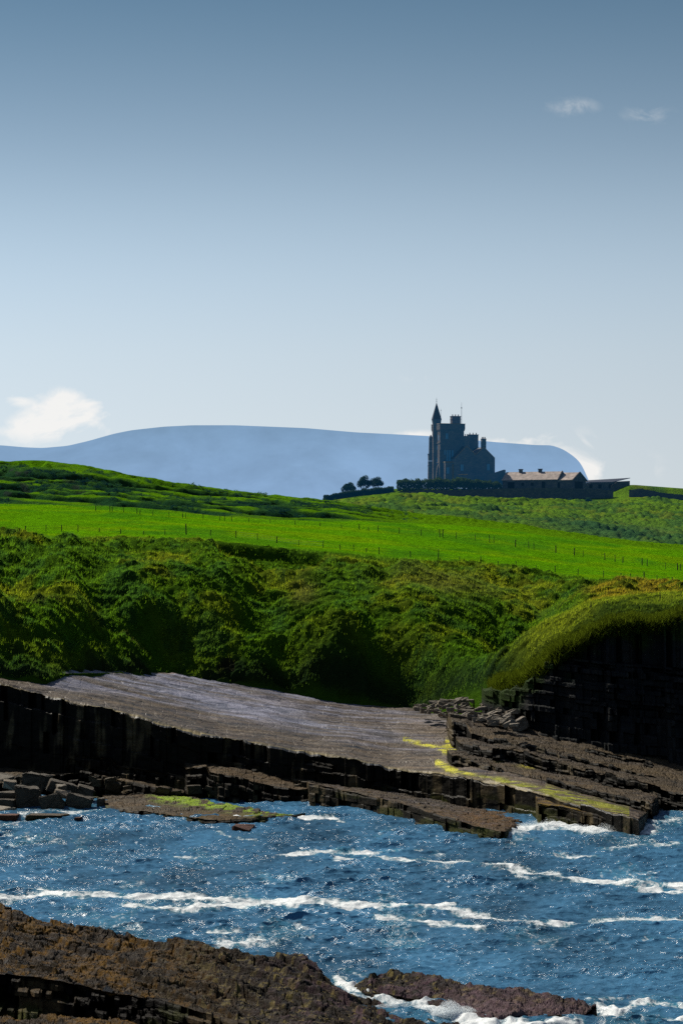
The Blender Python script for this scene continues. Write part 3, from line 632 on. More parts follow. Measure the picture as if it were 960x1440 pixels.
for pts, w, s in (
 ([(-150,1268),(0,1264),(60,1257),(150,1259),(250,1262),(370,1268),(530,1274),(640,1276)], 5.0, 1.), ([(-100,1254),(0,1252),(95,1251)], 3., .9), ([(170,1273),(260,1280),(350,1272),(420,1276)], 6., .95),
 ([(180,1264),(320,1272),(470,1272)], 8., .55), ([(290,1311),(345,1308)], 5., .95), ([(300,1327),(375,1322)], 8., .8), ([(360,1330),(450,1318)], 4., .6),
 ([(380,1203),(480,1199),(545,1199),(620,1195)], 3.0, .85), ([(470,1206),(560,1210),(640,1213),(700,1218),(790,1233),(860,1243),(960,1246),(1100,1250)], 4.6, 1.), ([(880,1247),(960,1254),(1050,1256)], 3., .9),
 ([(590,1276),(660,1284),(710,1296),(770,1302)], 5., .95), ([(525,1289),(600,1297),(680,1306)], 4.5, .95), ([(770,1300),(830,1295),(960,1292),(1100,1290)], 4., .9),
 ([(720,1234),(800,1240)], 4, .6), ([(0,1170),(60,1186)], 3, .7), ([(0,1190),(70,1184)], 3, .6), ([(240,1206),(320,1203)], 2.5, .7), ([(775,1201),(840,1204)], 2.5, .7), ([(900,1320),(960,1322)], 4., .7), ([(840,1192),(960,1188)], 5., .7),
 ([(-100,1150),(0,1147),(30,1144),(150,1140)], 3.5, .75), ([(290,1156),(340,1152),(390,1148),(470,1150),(490,1156)], 3.6, .95), ([(305,1172),(360,1182)], 2., .8),
 ([(705,1176),(720,1168),(760,1161),(830,1166),(880,1167),(925,1170)], 7.5, 1.05), ([(870,1150),(900,1160),(960,1150),(1040,1150)], 6., .75), ([(700,1180),(780,1184)], 3., .6),
 ([(880,1135),(960,1140),(1040,1140)], 6., .75),
 ([(470,1378),(500,1392),(540,1404),(600,1415),(640,1428),(700,1444)], 11., 1.05), ([(470,1395),(500,1400),(560,1395)], 9., .7), ([(640,1440),(740,1446),(820,1440)], 9., 1.), ([(800,1428),(840,1418),(870,1420)], 7., .9),
 ([(860,1424),(900,1410),(960,1414),(1050,1414)], 6., .85), ([(870,1436),(960,1432),(1050,1432)], 6., .9), ([(820,1412),(900,1400),(960,1402)], 5., .6), ([(430,1358),(470,1362),(520,1372)], 4., .5),
 ([(20,1432),(60,1440)], 6., .5)):
    streak(pts, w, s)
FO = np.maximum(FO, .42*sst(.5, .72, fbm(XS/3.2, YS/14, 511, 4)))
ZS += sst(.6, 1., FO)*(.05+.25*fbm(XS*1.4, YS*1.4, 513, 3)*((PYS > 1370) | ((PYS < 1180) & (PXS > 690))))
sea = grid_obj('sea', np.stack([XS+dX, YS+dY, ZS], -1), m_water(), attrs={'foam': FO})
tag(sea, kind='structure')
def sheet(name, z, s, mat):
    bm = bmesh.new(); vs = [bm.verts.new(p) for p in ((-s, -200, z), (s, -200, z), (s, s, z), (-s, s, z))]; bm.faces.new(vs)
    return tag(bm_obj(name, bm, mat), kind='structure')
sheet('open_sea', -1.0, 40000, sea.data.materials[0])

# breaking surf: thrown spray of small white droplets heaped as a low plume
def plume(px, py, Y, w, h, n, seed):
    r = np.random.RandomState(seed); c = W(px, py, Y)
    th = r.rand(n)*6.28; rr = np.sqrt(r.rand(n))
    x = c[0]+np.cos(th)*rr*w/2; y = c[1]+np.sin(th)*rr*w*.22
    env = np.clip(1-rr**2, 0, 1)*(.35+.9*fbm(x*1.7+seed, y, seed, 3))
    z = np.maximum(c[2], 0)-.1+h*env*r.rand(n)**1.5
    return np.stack([x, y, z], -1)
def m_foam():
    t = NT('surf_spray')
    d = t.node('ShaderNodeBsdfDiffuse', {'Color': (.85, .88, .9, 1)}); tl = t.node('ShaderNodeBsdfTranslucent', {'Color': (.85, .9, .93, 1)})
    return t.fin(t.node('ShaderNodeMixShader', {0: .5, 1: d.outputs[0], 2: tl.outputs[0]}).outputs[0])
def tris(Cn, s, seed, col=None):
    r = np.random.RandomState(seed); n = len(Cn)
    a = r.randn(n, 3, 3); a /= np.linalg.norm(a, axis=2, keepdims=True)
    return (Cn[:, None, :]+a*s[:, None, None]).reshape(-1, 3)
pl = np.concatenate([plume(640, 1424, 127.2, 2.2, .8, 22000, 1), plume(600, 1420, 128.3, 2.2, .35, 8000, 2), plume(560, 1412, 130, 2.2, .3, 3000, 9), plume(700, 1434, 126.5, 3.5, .3, 5000, 3), plume(830, 1418, 129, 1.4, .3, 1800, 4),
                     plume(760, 1162, 220, 5., .7, 14000, 5), plume(815, 1166, 218, 3.5, .5, 9000, 6), plume(860, 1167, 217, 4, .8, 12000, 7), plume(725, 1172, 214, 2.5, .45, 6000, 8)], 0)
tag(soup('surf_spray', tris(pl, .008+.022*RS.rand(len(pl)), 5), 3, m_foam()), 'white surf spray breaking over the half-drowned rocks', 'surf', kind='stuff')

# ---------------------------------------------------------------- grass blades
def scatter(gr, px, w, n, seed):
    """random points on a grid surface, chosen with weight w"""
    r = np.random.RandomState(seed); A = gr
    d1 = A[1:, :-1]-A[:-1, :-1]; d2 = A[:-1, 1:]-A[:-1, :-1]
    ar = np.linalg.norm(np.cross(d1, d2), axis=-1)*w[:-1, :-1]
    cdf = np.cumsum(ar.ravel()); k = np.searchsorted(cdf, r.rand(n)*cdf[-1]); i, j = np.unravel_index(k, ar.shape)
    u = r.rand(n, 1); v = r.rand(n, 1)
    return A[i, j]+d1[i, j]*u+d2[i, j]*v, i, j
def blades(pts, h, w, lean, seed, nb=3):
    r = np.random.RandomState(seed); n = len(pts)*nb
    p = np.repeat(pts, nb, 0)+np.concatenate([r.randn(n, 2)*.10, np.zeros((n, 1))], 1)
    hh = np.repeat(h, nb)*(.6+.7*r.rand(n)); th = r.rand(n)*6.28
    dirv = np.stack([np.cos(th), np.sin(th), 0*th], -1)*w
    tip = p+np.stack([lean*hh*r.randn(n)+.25*hh, lean*hh*r.randn(n)-.15*hh, hh], -1)
    p = p-np.array((0, 0, .06))
    return np.stack([p-dirv, p+dirv, tip], 1).reshape(-1, 3)
G = np.stack([XX, YD, ZL], -1)
inview = ((PX > -110) & (PX < 1070))[None, :]
wgt = (slope*(.15+.9*sst(.35, .6, nB)))*inview*(tt < 5.4)
pts, gi, gj = scatter(G, PX, wgt, 90000, 21)
cb = C[gi, gj]*(1.9+1.9*RS.rand(len(pts), 1))+np.array((.002, .004, 0))  # blades well above the ground colour, which holds painted self-shadow
hgt = .14+.24*RS.rand(len(pts))
cbv = np.repeat(cb, 9, 0)
tag(soup('tussock_grass', blades(pts, hgt, .022, .3, 31), 3, M_TUFT, cbv), 'long tussocky grass covering the sea cliff', 'grass', kind='stuff')
wl = ((tt > .80) & (tt < 1.12))*sst(684, 700, PX)[None, :]*inview*(1-.75*sst(780, 840, PX)[None, :])
pts, gi, gj = scatter(G, PX, wl, 26000, 24)
cb = np.repeat(np.array((.055, .085, .010))*(.4+1.1*RS.rand(len(pts), 1)), 9, 0)
tag(soup('overhanging_grass', blades(pts-np.array((0, 3.3, .38))*RS.rand(len(pts), 1)-np.array((0, .1, .05)), .30+.35*RS.rand(len(pts)), .03, .7, 34), 3, M_TUFT, cb), 'ragged long grass overhanging the dark headland cliff', 'grass', kind='stuff')
wgt = field*inview*(.2+.8*sst(.4, .6, fbm(XX/5, YY/5, 601, 3)))
pts, gi, gj = scatter(G, PX, wgt, 16000, 22)
cb = np.repeat(C[gi, gj]*(1.1+.6*RS.rand(len(pts), 1)), 9, 0)
tag(soup('field_grass', blades(pts, .05+.10*RS.rand(len(pts))**2, .04, .3, 32), 3, M_TUFT, cb), 'short bright green pasture grass', 'grass', kind='stuff')
# rough leafy scrub on the hills behind
def scrub(name, gr, px, w, col, n, seed, s0, label, mat=M_SHRUB):
    p, i, j = scatter(gr, px, w, n, seed); r = np.random.RandomState(seed+1)
    m = 26; q = np.repeat(p, m, 0); R = np.repeat(s0*(.4+1.1*r.rand(n)**2), m)
    d = r.randn(n*m, 3); d /= np.linalg.norm(d, axis=1, keepdims=True); d[:, 2] = np.abs(d[:, 2])*.75
    q = q+d*(R*(.6+.4*r.rand(n*m)))[:, None]
    c = np.repeat(np.repeat(col[i, j]*(.45+.6*r.rand(n, 1)), m, 0)*(.6+.8*r.rand(n*m, 1)), 3, 0)
    tag(soup(name, tris(q, R*.32, seed+2), 3, mat, c), label, 'scrub', kind='stuff')
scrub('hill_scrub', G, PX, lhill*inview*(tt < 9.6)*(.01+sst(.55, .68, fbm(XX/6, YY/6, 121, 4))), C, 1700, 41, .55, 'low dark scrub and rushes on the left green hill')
G2 = np.stack([X2, Y2, Z2], -1)
scrub('rough_pasture', G2, PX2, (q2 > .9)*(q2 < 3)*((PX2 < 1060)[None, :])*(.05+sst(.42, .6, fbm(X2/9, Y2/26, 211, 5))), C2*1.4, 1500, 43, .42, 'rough rushy pasture below the castle wall')
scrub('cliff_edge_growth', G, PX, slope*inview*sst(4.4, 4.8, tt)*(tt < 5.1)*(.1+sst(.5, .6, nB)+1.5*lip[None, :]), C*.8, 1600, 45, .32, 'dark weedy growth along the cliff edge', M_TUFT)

# ---------------------------------------------------------------- fences
def surf_z(gr, px, Yq, pxs):
    c = int(np.clip(np.searchsorted(pxs, px), 1, len(pxs)-1)); Yc = gr[:, c, 1]; Zc = gr[:, c, 2]
    o = np.argsort(Yc); return float(np.interp(Yq, Yc[o], Zc[o]))
def fence(name, label, pts, Y, wires=True, group=None, mat=M_POST, r0=.055):
    root = empty(name, (0, 0, 0)); tag(root, label, 'fence', group)
    rr = random.Random(len(pts)); tops = []
    for (px, h) in pts:
        y = Y if not callable(Y) else Y(px)
        z = surf_z(G, px, y, PX); x = (px-480)/F*y
        bm = bmesh.new(); r_ = r0*rr.uniform(.8, 1.25)*(1.35 if h > 1 else 1); tl = rr.uniform(-.06, .06)
        cyl(bm, 0, 0, -.3, h, r_, r_*.9, 7)
        cyl(bm, 0, 0, h, h+.05, r_*.9, r_*.3, 7)
        o = bm_obj('post', bm, mat, root); o.location = (x, y, z); o.rotation_euler = (rr.uniform(-.05, .05), tl, 0)
        tops.append((x, y, z, h))
    if wires:
        bm = bmesh.new()
        for fr in (.35, .62, .9):
            for a, b in zip(tops[:-1], tops[1:]):
                if abs(a[0]-b[0]) > 9: continue
                A = Vector((a[0], a[1], a[2]+min(a[3], .95)*fr)); B = Vector((b[0], b[1], b[2]+min(b[3], .95)*fr)); pr = []
                for k in range(5):
                    p = A.lerp(B, k/4); p.z -= .05*math.sin(math.pi*k/4)
                    pr.append([bm.verts.new(p+Vector(d)) for d in ((0, 0, .007), (0, .007, -.004), (0, -.007, -.004))])
                for k in range(4):
                    for m in range(3): bm.faces.new([pr[k][m], pr[k][(m+1) % 3], pr[k+1][(m+1) % 3], pr[k+1][m]])
        bm_obj('wire', bm, M_WIRE, root)
    return root
up = [(135,.8),(155,.9),(158,.8),(174,.8),(193,.9),(197,.8),(215,.85),(238,.85),(257,.7),(261,.8),(286,.95),(309,.9),(316,.9),(326,.8),(350,.6),(380,.6),(415,.6),(450,.6),(480,.6),(505,.85),(518,.6),(531,.9),(561,.9),(592,.95),(618,1.2),(622,1.2),(641,1.),(668,.95),(688,1.25),(694,1.),(724,1.1),(743,1.2),(750,1.),(781,1.15),(807,1.2),(819,1.),(850,1.1),(864,1.1),(875,1.),(902,1.1),(909,1.1),(935,1.),(952,1.1),(956,1.),(985,1.),(1015,1.)]
fence('wire_fence', 'post and wire fence crossing the bright green field, the farther of the two rows', up, lambda p: float(np.interp(p, [0, 640, 780, 960, 1100], [447, 447, 442, 437, 437])), group='post and wire fences')
lo_ = [(3,.85),(36,.85),(65,.9),(87,.85),(110,.8),(140,.5),(170,.6),(202,.5),(232,.8),(262,1.35),(296,.8),(332,.9),(362,.9),(389,.85),(420,.7),(454,.95),(478,.7),(497,.8),(515,.6),(533,.9),(577,.75),(616,1.3),(646,.7),(676,.95),(700,.6),(725,.85),(753,.7),(780,.9),(812,.8),(848,.9),(872,.8),(886,.8),(905,1.1),(923,.8),(945,.7),(975,.8)]
fence('wire_fence', 'weathered post and wire fence along the grassy cliff lip, nearer of two rows', lo_, lambda p: float(np.interp(p, [0, 200, 330, 450, 640, 800, 960], [366, 372, 372, 366, 366, 368, 370])), group='post and wire fences')
fence('headland_fence', 'three bare posts along the brown grass edge of the dark headland', [(830,.75),(853,.6),(927,.85)], 271., wires=False)

# ---------------------------------------------------------------- castle
CZ = 27.43; TH = math.radians(17); cT, sT, tT = math.cos(TH), math.sin(TH), math.tan(TH)
def lx(zx, ly=0.): return ((zx-480)/CZ+ly*sT)/cT
def lz(zy): return (838-zy)/CZ
castle = empty('castle', (42.5, 1000, H+(YH-673)/4), TH)
tag(castle, 'tall dark stone castle with a pointed corner turret, on the green hill', 'castle')
def cbox(name, zx0, zx1, ly0, ly1, zy0, zy1, mat=M_CASTLE, parent=castle, extra=None):
    bm = bmesh.new(); box(bm, lx(zx0, ly0), lx(zx1, ly0), ly0, ly1, lz(zy1) if zy1 < 830 else -3, lz(zy0))
    if extra: extra(bm)
    return bm_obj(name, bm, mat, parent)
def tower_extra(bm):
    x0, x1 = lx(260), lx(500)
    for zy in (500, 690): box(bm, x0-.12, x1+.12, -.12, 8.82, lz(zy), lz(zy)+.3)      # string courses
    box(bm, x0-.22, x0+.5, -.22, .6, -3, lz(560)); 
tower = cbox('tower', 262, 494, 0, 8.7, 366, 850, extra=tower_extra)
bm = bmesh.new(); x0, x1 = lx(262), lx(494)
box(bm, x0-.25, x1+.30, -.35, 9.0, lz(366), lz(314))
k = x0-.1
while k < x1+.1: box(bm, k, k+.28, -.30, -.02, lz(366)-.45, lz(366)-.003); k += .62
k = .1
while k < 8.6: box(bm, x0-.24, x0-.01, k, k+.28, lz(366)-.45, lz(366)-.003); box(bm, x1+.01, x1+.28, k, k+.28, lz(366)-.45, lz(366)-.003); k += .62
bm_obj('parapet', bm, M_CASTLE, tower)
bm = bmesh.new(); box(bm, x0-.32, x1+.37, -.42, 9.07, lz(314)+.003, lz(314)+.2); bm_obj('coping', bm, M_CASTLE_TRIM, tower)
# turret
tly = 5.2; tx = lx(232, tly)
bm = bmesh.new(); cyl(bm, tx, tly, -3, lz(275), 1.5, 1.5, 8, .39); cyl(bm, tx, tly, lz(300), lz(268), 1.52, 1.72, 8, .39); cyl(bm, tx, tly, lz(268)+.003, lz(262), 1.78, 1.80, 8, .39)
tur = bm_obj('turret', bm, M_CASTLE, castle)
bm = bmesh.new(); cyl(bm, tx, tly, lz(262)+.004, lz(170), 1.78, .78, 8, .39); cyl(bm, tx, tly, lz(170)+.002, lz(100), .78, .04, 8, .39); bm_obj('spire', bm, M_SLATE, tur)
bm = bmesh.new(); cyl(bm, tx, tly, lz(104), lz(52), .07, .03, 6); cyl(bm, tx, tly, lz(90), lz(86), .2, .2, 8); cyl(bm, tx, tly, lz(72), lz(69), .16, .16, 6); bm_obj('finial', bm, M_IRON, tur)
bm = bmesh.new(); cyl(bm, lx(270, 1.4), 1.4, lz(310), lz(165), .06, .03, 6); cyl(bm, lx(270, 1.4), 1.4, lz(185), lz(178), .14, .1, 6); bm_obj('lightning_rod', bm, M_IRON, castle)
bm = bmesh.new(); cyl(bm, lx(474, 3.4), 3.4, lz(314), lz(150), .09, .06, 6); cyl(bm, lx(474, 3.4), 3.4, lz(150), lz(98), .05, .03, 6); cyl(bm, lx(474, 3.4), 3.4, lz(156), lz(144), .22, .16, 8); bm_obj('mast', bm, M_IRON, castle)
def chimney(zx0, zx1, ly0, ly1, zy0, zy1, pots, potz):
    bm = bmesh.new(); a, b = lx(zx0, ly0), lx(zx1, ly0)
    box(bm, a, b, ly0, ly1, lz(zy1), lz(zy0)-.003); box(bm, a-.12, b+.12, ly0-.12, ly1+.12, lz(zy0), lz(zy0)+.22); box(bm, a-.1, b+.1, ly0-.1, ly1+.1, lz(zy1)*.35+lz(zy0)*.65, lz(zy1)*.35+lz(zy0)*.65+.14)
    ch = bm_obj('chimney', bm, M_CASTLE, castle)
    for i in range(pots):
        bm = bmesh.new(); x = a+(b-a)*(i+.5)/pots; y = (ly0+ly1)/2
        cyl(bm, x, y, lz(zy0)+.223, lz(potz), .19, .15, 8); cyl(bm, x, y, lz(potz)-.1, lz(potz)+.02, .2, .2, 8); bm_obj('chimney_pot', bm, M_POT, ch)
chimney(382, 466, 3.5, 5.6, 236, 318, 3, 214)
chimney(547, 640, 4.0, 5.4, 411, 640, 3, 389)
chimney(497, 535, -4.6, -3.5, 438, 560, 2, 414)
chimney(662, 704, -4.6, -3.5, 462, 570, 3, 440)
# west bays on the lit side: buttresses, oriel, pinnacle
bm = bmesh.new(); by = 8.3; bx_ = lx(178, by)
cyl(bm, bx_, by, lz(600), lz(440), .72, .62, 8, .39); cyl(bm, bx_, by, lz(440)+.002, lz(408), .66, .1, 8, .39); cyl(bm, bx_, by, lz(600)-2.2, lz(600)-.003, .95, 1.05, 8, .39); cyl(bm, bx_, by, lz(600), lz(600)+.25, 1.15, 1.15, 8, .39)
cyl(bm, bx_, by, lz(715), lz(708), 1.2, 1.2, 8, .39); cyl(bm, bx_, by, -3, lz(717), 1.15, 1.0, 8, .39); cyl(bm, bx_, by, lz(707), lz(665), 1.0, 1.0, 8, .39)
bm_obj('oriel_bay', bm, M_CASTLE, castle)
bm = bmesh.new(); xx = lx(262)
for yy in (1.0, 6.9):
    prism(bm, [(xx-1.5, -3), (xx-.005, -3), (xx-.005, lz(690)), (xx-.7, lz(730))], yy, yy+.7)
bm_obj('buttress', bm, M_CASTLE, castle)
# front low bay
bay = cbox('bay', 308, 404, -3.2, -.005, 690, 850)
bm = bmesh.new(); box(bm, lx(308,-3.2)-.1, lx(404,-3.2)+.1, -3.3, -.006, lz(690)+.003, lz(678)); bm_obj('coping', bm, M_CASTLE_TRIM, bay)
bm = bmesh.new(); box(bm, lx(376,-3.4), lx(402,-3.4), -3.4, -3.203, -2.9, lz(700)); bm_obj('pier', bm, M_CASTLE_TRIM, bay)
# two gabled wings
def wing(zx0, zx1, zap, yl, yr, yap, ly0, ly1):
    bm = bmesh.new()
    prism(bm, [(lx(zx0, ly0), -3), (lx(zx1, ly0), -3), (lx(zx1, ly0), lz(yr)), (lx(zap, ly0), lz(yap)), (lx(zx0, ly0), lz(yl))], ly0, ly1)
    w = bm_obj('gabled_wing', bm, M_CASTLE, castle)
    for (a, za, b, zb_) in ((zx0, yl, zap, yap), (zap, yap, zx1, yr)):
        bm = bmesh.new(); A = (lx(a, ly0), lz(za)); B = (lx(b, ly0), lz(zb_))
        prism(bm, [(A[0], A[1]+.02), (B[0], B[1]+.02), (B[0], B[1]+.22), (A[0], A[1]+.22)], ly0+.35, ly1+.1); bm_obj('roof', bm, M_SLATE, w)
        bm = bmesh.new(); prism(bm, [(A[0]-.1, A[1]+.0), (B[0], B[1]+.05), (B[0], B[1]+.38), (A[0]-.1, A[1]+.30)], ly0-.08, ly0+.34); bm_obj('skew', bm, M_CASTLE_TRIM, w)
    return w
w1 = wing(405, 599, 517, 652, 618, 532, -5.2, 7); w2 = wing(601, 788, 683, 618, 650, 542, -5.2, 7)
def window(zx0, zx1, zy0, zy1, ly, par, mull=1):
    bm = bmesh.new(); a, b, c, d = lx(zx0, ly), lx(zx1, ly), lz(zy1), lz(zy0)
    for q in ((a-.14, a, c-.14, d+.14), (b, b+.14, c-.14, d+.14), (a, b, d, d+.14), (a, b, c-.14, c)): box(bm, q[0], q[1], ly-.10, ly-.004, q[2], q[3])
    box(bm, (a+b)/2-.05, (a+b)/2+.05, ly-.08, ly-.062, c, d)
    fr = bm_obj('window', bm, M_CASTLE_TRIM if False else M_CASTLE, par)
    bm = bmesh.new(); box(bm, a, b, ly-.06, ly-.005, c, d); bm_obj('pane', bm, M_PANE, fr)
window(316, 338, 405, 458, 0, tower)
for z in (322, 346, 374): window(z, z+15, 566, 668, 0, tower)
window(300, 312, 566, 610, 0, tower)
window(322, 345, 735, 795, -3.2, bay); window(455, 480, 708, 768, -5.2, w1); window(712, 736, 700, 760, -5.2, w2)
bm = bmesh.new(); xL = x0
for (yy, z0_, z1_) in ((3.0, 640, 700), (1.2, 420, 470), (3.0, 520, 560)): box(bm, xL-.03, xL-.004, yy, yy+1.0, lz(z1_), lz(z0_))
bm_obj('side_window', bm, M_PANE, tower)
# yard wall with sloping top, porch
bm = bmesh.new(); prism(bm, [(lx(676,-7), -3), (lx(884,-7), -3), (lx(884,-7), lz(757)), (lx(870,-7), lz(755)), (lx(676,-7), lz(818))], -7.6, -7); bm_obj('yard_wall', bm, M_CASTLE, castle)
bm = bmesh.new(); prism(bm, [(lx(432,-7.5), -3), (lx(575,-7.5), -3), (lx(575,-7.5), lz(812)), (lx(452,-7.5), lz(812))], -8.5, -5.21); po = bm_obj('porch', bm, M_CASTLE, castle)
bm = bmesh.new(); prism(bm, [(lx(436,-7.5), lz(811)), (lx(515,-7.5), lz(811)), (lx(508,-7.5), lz(803)), (lx(446,-7.5), lz(803))], -8.6, -5.3); bm_obj('porch_roof', bm, M_BARNROOF, po)

# ---------------------------------------------------------------- farm buildings
def barn(name, label, px0, L, dep, eave, ridge, pz, Y, rz, roofm=M_BARNROOF, openings=()):
    loc = W(px0, pz, Y); root = empty(name, loc, rz); tag(root, label, 'barn')
    bm = bmesh.new(); 
    a = [(0, -2), (dep, -2), (dep, eave), (dep/2, ridge-.05), (0, eave)]
    v0 = [bm.verts.new((0, y, z)) for y, z in a]; v1 = [bm.verts.new((L, y, z)) for y, z in a]
    bm.faces.new(v0); bm.faces.new(v1[::-1])
    for i in range(5): bm.faces.new([v0[i], v1[i], v1[(i+1) % 5], v0[(i+1) % 5]])
    bm_obj('wall', bm, M_BARNWALL, root)
    bm = bmesh.new(); o = .35; k = (ridge-eave)/(dep/2)
    for s in (0, 1):
        pts = [(-o, eave-o*k), (dep/2, ridge), (dep/2, ridge+.2), (-o, eave-o*k+.2)]
        if s: pts = [(dep-y, z) for y, z in pts]
        A = [bm.verts.new((-.2, y, z)) for y, z in pts]; B = [bm.verts.new((L+.2, y, z)) for y, z in pts]
        bm.faces.new(A); bm.faces.new(B[::-1])
        for i in range(4): bm.faces.new([A[i], B[i], B[(i+1) % 4], A[(i+1) % 4]])
    rf = bm_obj('roof', bm, roofm, root)
    bm = bmesh.new(); box(bm, L+.201, L+.5, -.3, 0, eave-.3, eave+.2)
    A = [(-.35, eave-.3), (dep/2, ridge+.02), (dep+.35, eave-.3), (dep+.35, eave+.15), (dep/2, ridge+.45), (-.35, eave+.15)]
    v0 = [bm.verts.new((L+.202, y, z)) for y, z in A]; v1 = [bm.verts.new((L+.5, y, z)) for y, z in A]
    for q in ((0, 1, 4, 5), (1, 2, 3, 4)): bm.faces.new([v0[i] for i in q]); bm.faces.new([v1[i] for i in q][::-1])
    for i in range(6): bm.faces.new([v0[i], v1[i], v1[(i+1) % 6], v0[(i+1) % 6]])
    bm_obj('gable_coping', bm, M_BARNWALL, root)
    for (nm, xa, xb, za, zb_) in openings:
        bm = bmesh.new(); box(bm, xa, xb, -.05, -.004, za, zb_); fr = bm_obj(nm, bm, M_DARK, root)
        bm = bmesh.new(); box(bm, xa-.15, xb+.15, -.09, -.006, zb_+.003, zb_+.22); bm_obj('lintel', bm, M_CASTLE_TRIM, fr)
    return root, rf
th = math.radians(-24)
b1, rf = barn('stone_barn', 'long stone barn with a sunlit weathered roof and two stub chimneys beside the castle', 706, 20.2, 8.5, 2.7, 5.4, 686, 992, th, openings=(('doorway', 2.0, 4.4, -.4, 2.0), ('window', 7, 8, .6, 1.8), ('window', 10.5, 11.5, .6, 1.8), ('doorway', 14.5, 15.8, -.4, 2.1)))
for x in (5.2, 12.4):
    bm = bmesh.new(); box(bm, x-.55, x+.55, 3.8, 4.8, 4.6, 6.35); box(bm, x-.7, x+.7, 3.65, 4.95, 6.353, 6.6); bm_obj('chimney', bm, M_BARNWALL, rf)
b2, _ = barn('gabled_barn', 'smaller stone barn with a weathered roof and its dark gable end facing the viewer', 770, 9.2, 11.0, 2.6, 5.2, 686, 986, math.radians(-30), openings=(('doorway', 3.0, 4.6, -.4, 1.9),))
bm = bmesh.new(); box(bm, 0, .25, 2.0, 8.5, -.5, 2.2); o = bm_obj('gable_doorway', bm, M_DARK, b2); o.location = (9.0, 0, 0)
sh = empty('lean_to_shed', W(822, 688, 996), math.radians(-4)); tag(sh, 'long low lean-to shed with a sloping mono roof at the right end of the farm', 'shed')
bm = bmesh.new(); prism(bm, [(0, -2), (15.6, -2), (15.6, 2.9), (0, 2.2)], 0, 7); bm_obj('wall', bm, M_BARNWALL, sh)
bm = bmesh.new()
v = [bm.verts.new(p) for p in ((-.3, -.5, 2.25), (9.5, -.5, 2.35), (15.9, 6.9, 4.0), (-.3, 6.9, 3.1), (-.3, -.5, 2.45), (9.5, -.5, 2.55), (15.9, 6.9, 4.2), (-.3, 6.9, 3.3))]
for f in ((0,3,2,1),(4,5,6,7),(0,1,5,4),(1,2,6,5),(2,3,7,6),(3,0,4,7)): bm.faces.new([v[i] for i in f])
bm_obj('roof', bm, M_SLATE, sh)
for xa in (1.5, 4.6, 8.2):
    bm = bmesh.new(); box(bm, xa, xa+1.1, -.04, -.004, .3, 1.7); bm_obj('window', bm, M_DARK, sh)
def stonewall(name, label, top, bot, Y, th_=.7, seed=1, mat=M_WALL):
    px = np.arange(top[0][0], top[-1][0]+.1, .8); r = np.random.RandomState(seed)
    tp = np.interp(px, [a[0] for a in top], [a[1] for a in top]); bt = np.interp(px, [a[0] for a in bot], [a[1] for a in bot])
    yy = Y+.25*(fbm(px/9, px*0, seed)-.5); zt_ = H+(YH-tp)/F*Y+(hsh((px/2).astype(int), seed)-.5)*.14; zb_ = H+(YH-bt)/F*Y-.8
    x = (px-480)/F*Y; rows = []
    nz = 12
    for i in range(nz): 
        f = i/(nz-1); rows.append(np.stack([x, yy-.18*(1-f)+(hsh(np.arange(len(px))//3, i, seed)-.5)*.14, zb_+(zt_-zb_)*f], -1))
    rows.append(np.stack([x, yy+th_, zt_], -1)); rows.append(np.stack([x, yy+th_+.1, zb_], -1))
    P = np.array(rows); o = grid_obj(name, P, mat, smooth=False)
    tag(o, label, 'wall'); return o
stonewall('garden_wall', 'long dark stone wall below the castle and barns', [(556,692),(600,689),(660,689),(700,687),(780,686),(845,688),(862,690)], [(556,700),(640,704),(700,707),(860,705)], 972)
stonewall('field_wall', 'dark stone retaining wall under the grass bank at the right edge of the picture', [(884,689),(900,687),(930,693),(1040,703)], [(884,697),(960,708),(1040,714)], 968, seed=4)
stonewall('yard_corner_wall', 'short stone wall rising beside the lean-to shed', [(858,684),(866,678),(884,680)], [(858,692),(884,694)], 980, seed=6)

# ---------------------------------------------------------------- hedges and trees
def leafcloud(name, pts, s, col, seed, parent=None, mat=M_FARLEAF):
    r = np.random.RandomState(seed); n = len(pts)
    c = np.array(col)*(.45+.9*r.rand(n, 1)); 
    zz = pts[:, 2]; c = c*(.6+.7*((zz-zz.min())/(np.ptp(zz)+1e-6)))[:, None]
    return soup(name, tris(pts, s*(.6+.8*r.rand(n)), seed), 3, mat, np.repeat(c, 3, 0), parent)
def hedge(name, label, path, Y, w, n, seed, col=(.04, .085, .03)):
    r = np.random.RandomState(seed); px = r.uniform(path[0][0], path[-1][0], n)
    top = np.interp(px, [p[0] for p in path], [p[1] for p in path]); bot = np.interp(px, [p[0] for p in path], [p[2] for p in path])
    x = (px-480)/F*Y; zt_ = H+(YH-top)/F*Y; zb_ = H+(YH-bot)/F*Y
    lump = .35+.75*fbm(x/1.3, x*0+seed, seed, 3); hh = (zt_-zb_)*(.72+.4*lump)
    th = r.rand(n)*math.pi; rr = 1-.25*r.rand(n)**2
    y = Y-np.cos(th)*w/2*rr; z = zb_-.3+hh*np.sin(th)**.5*rr+(r.rand(n)-.5)*.2
    low = r.rand(n) < .45; z = np.where(low, zb_-.3+hh*r.rand(n)*.9, z); y = np.where(low, Y-w/2*(1-.2*r.rand(n)), y)
    o = leafcloud(name, np.stack([x, y, z], -1), .36, col, seed+1); tag(o, label, 'hedge'); return o
hedge('hedge', 'thick flowering hedge in front of the castle foot', [(558,676,692),(566,674,693),(600,673,694),(640,672,694),(700,676,694),(706,684,694)], 978, 4., 15000, 11, (.05, .09, .03))
hedge('hedge', 'low clipped dark hedge running down the hill left of the castle', [(455,697,706),(480,692,701),(510,687,698),(553,684,694)], 975, 4., 9000, 13, (.025, .055, .025))
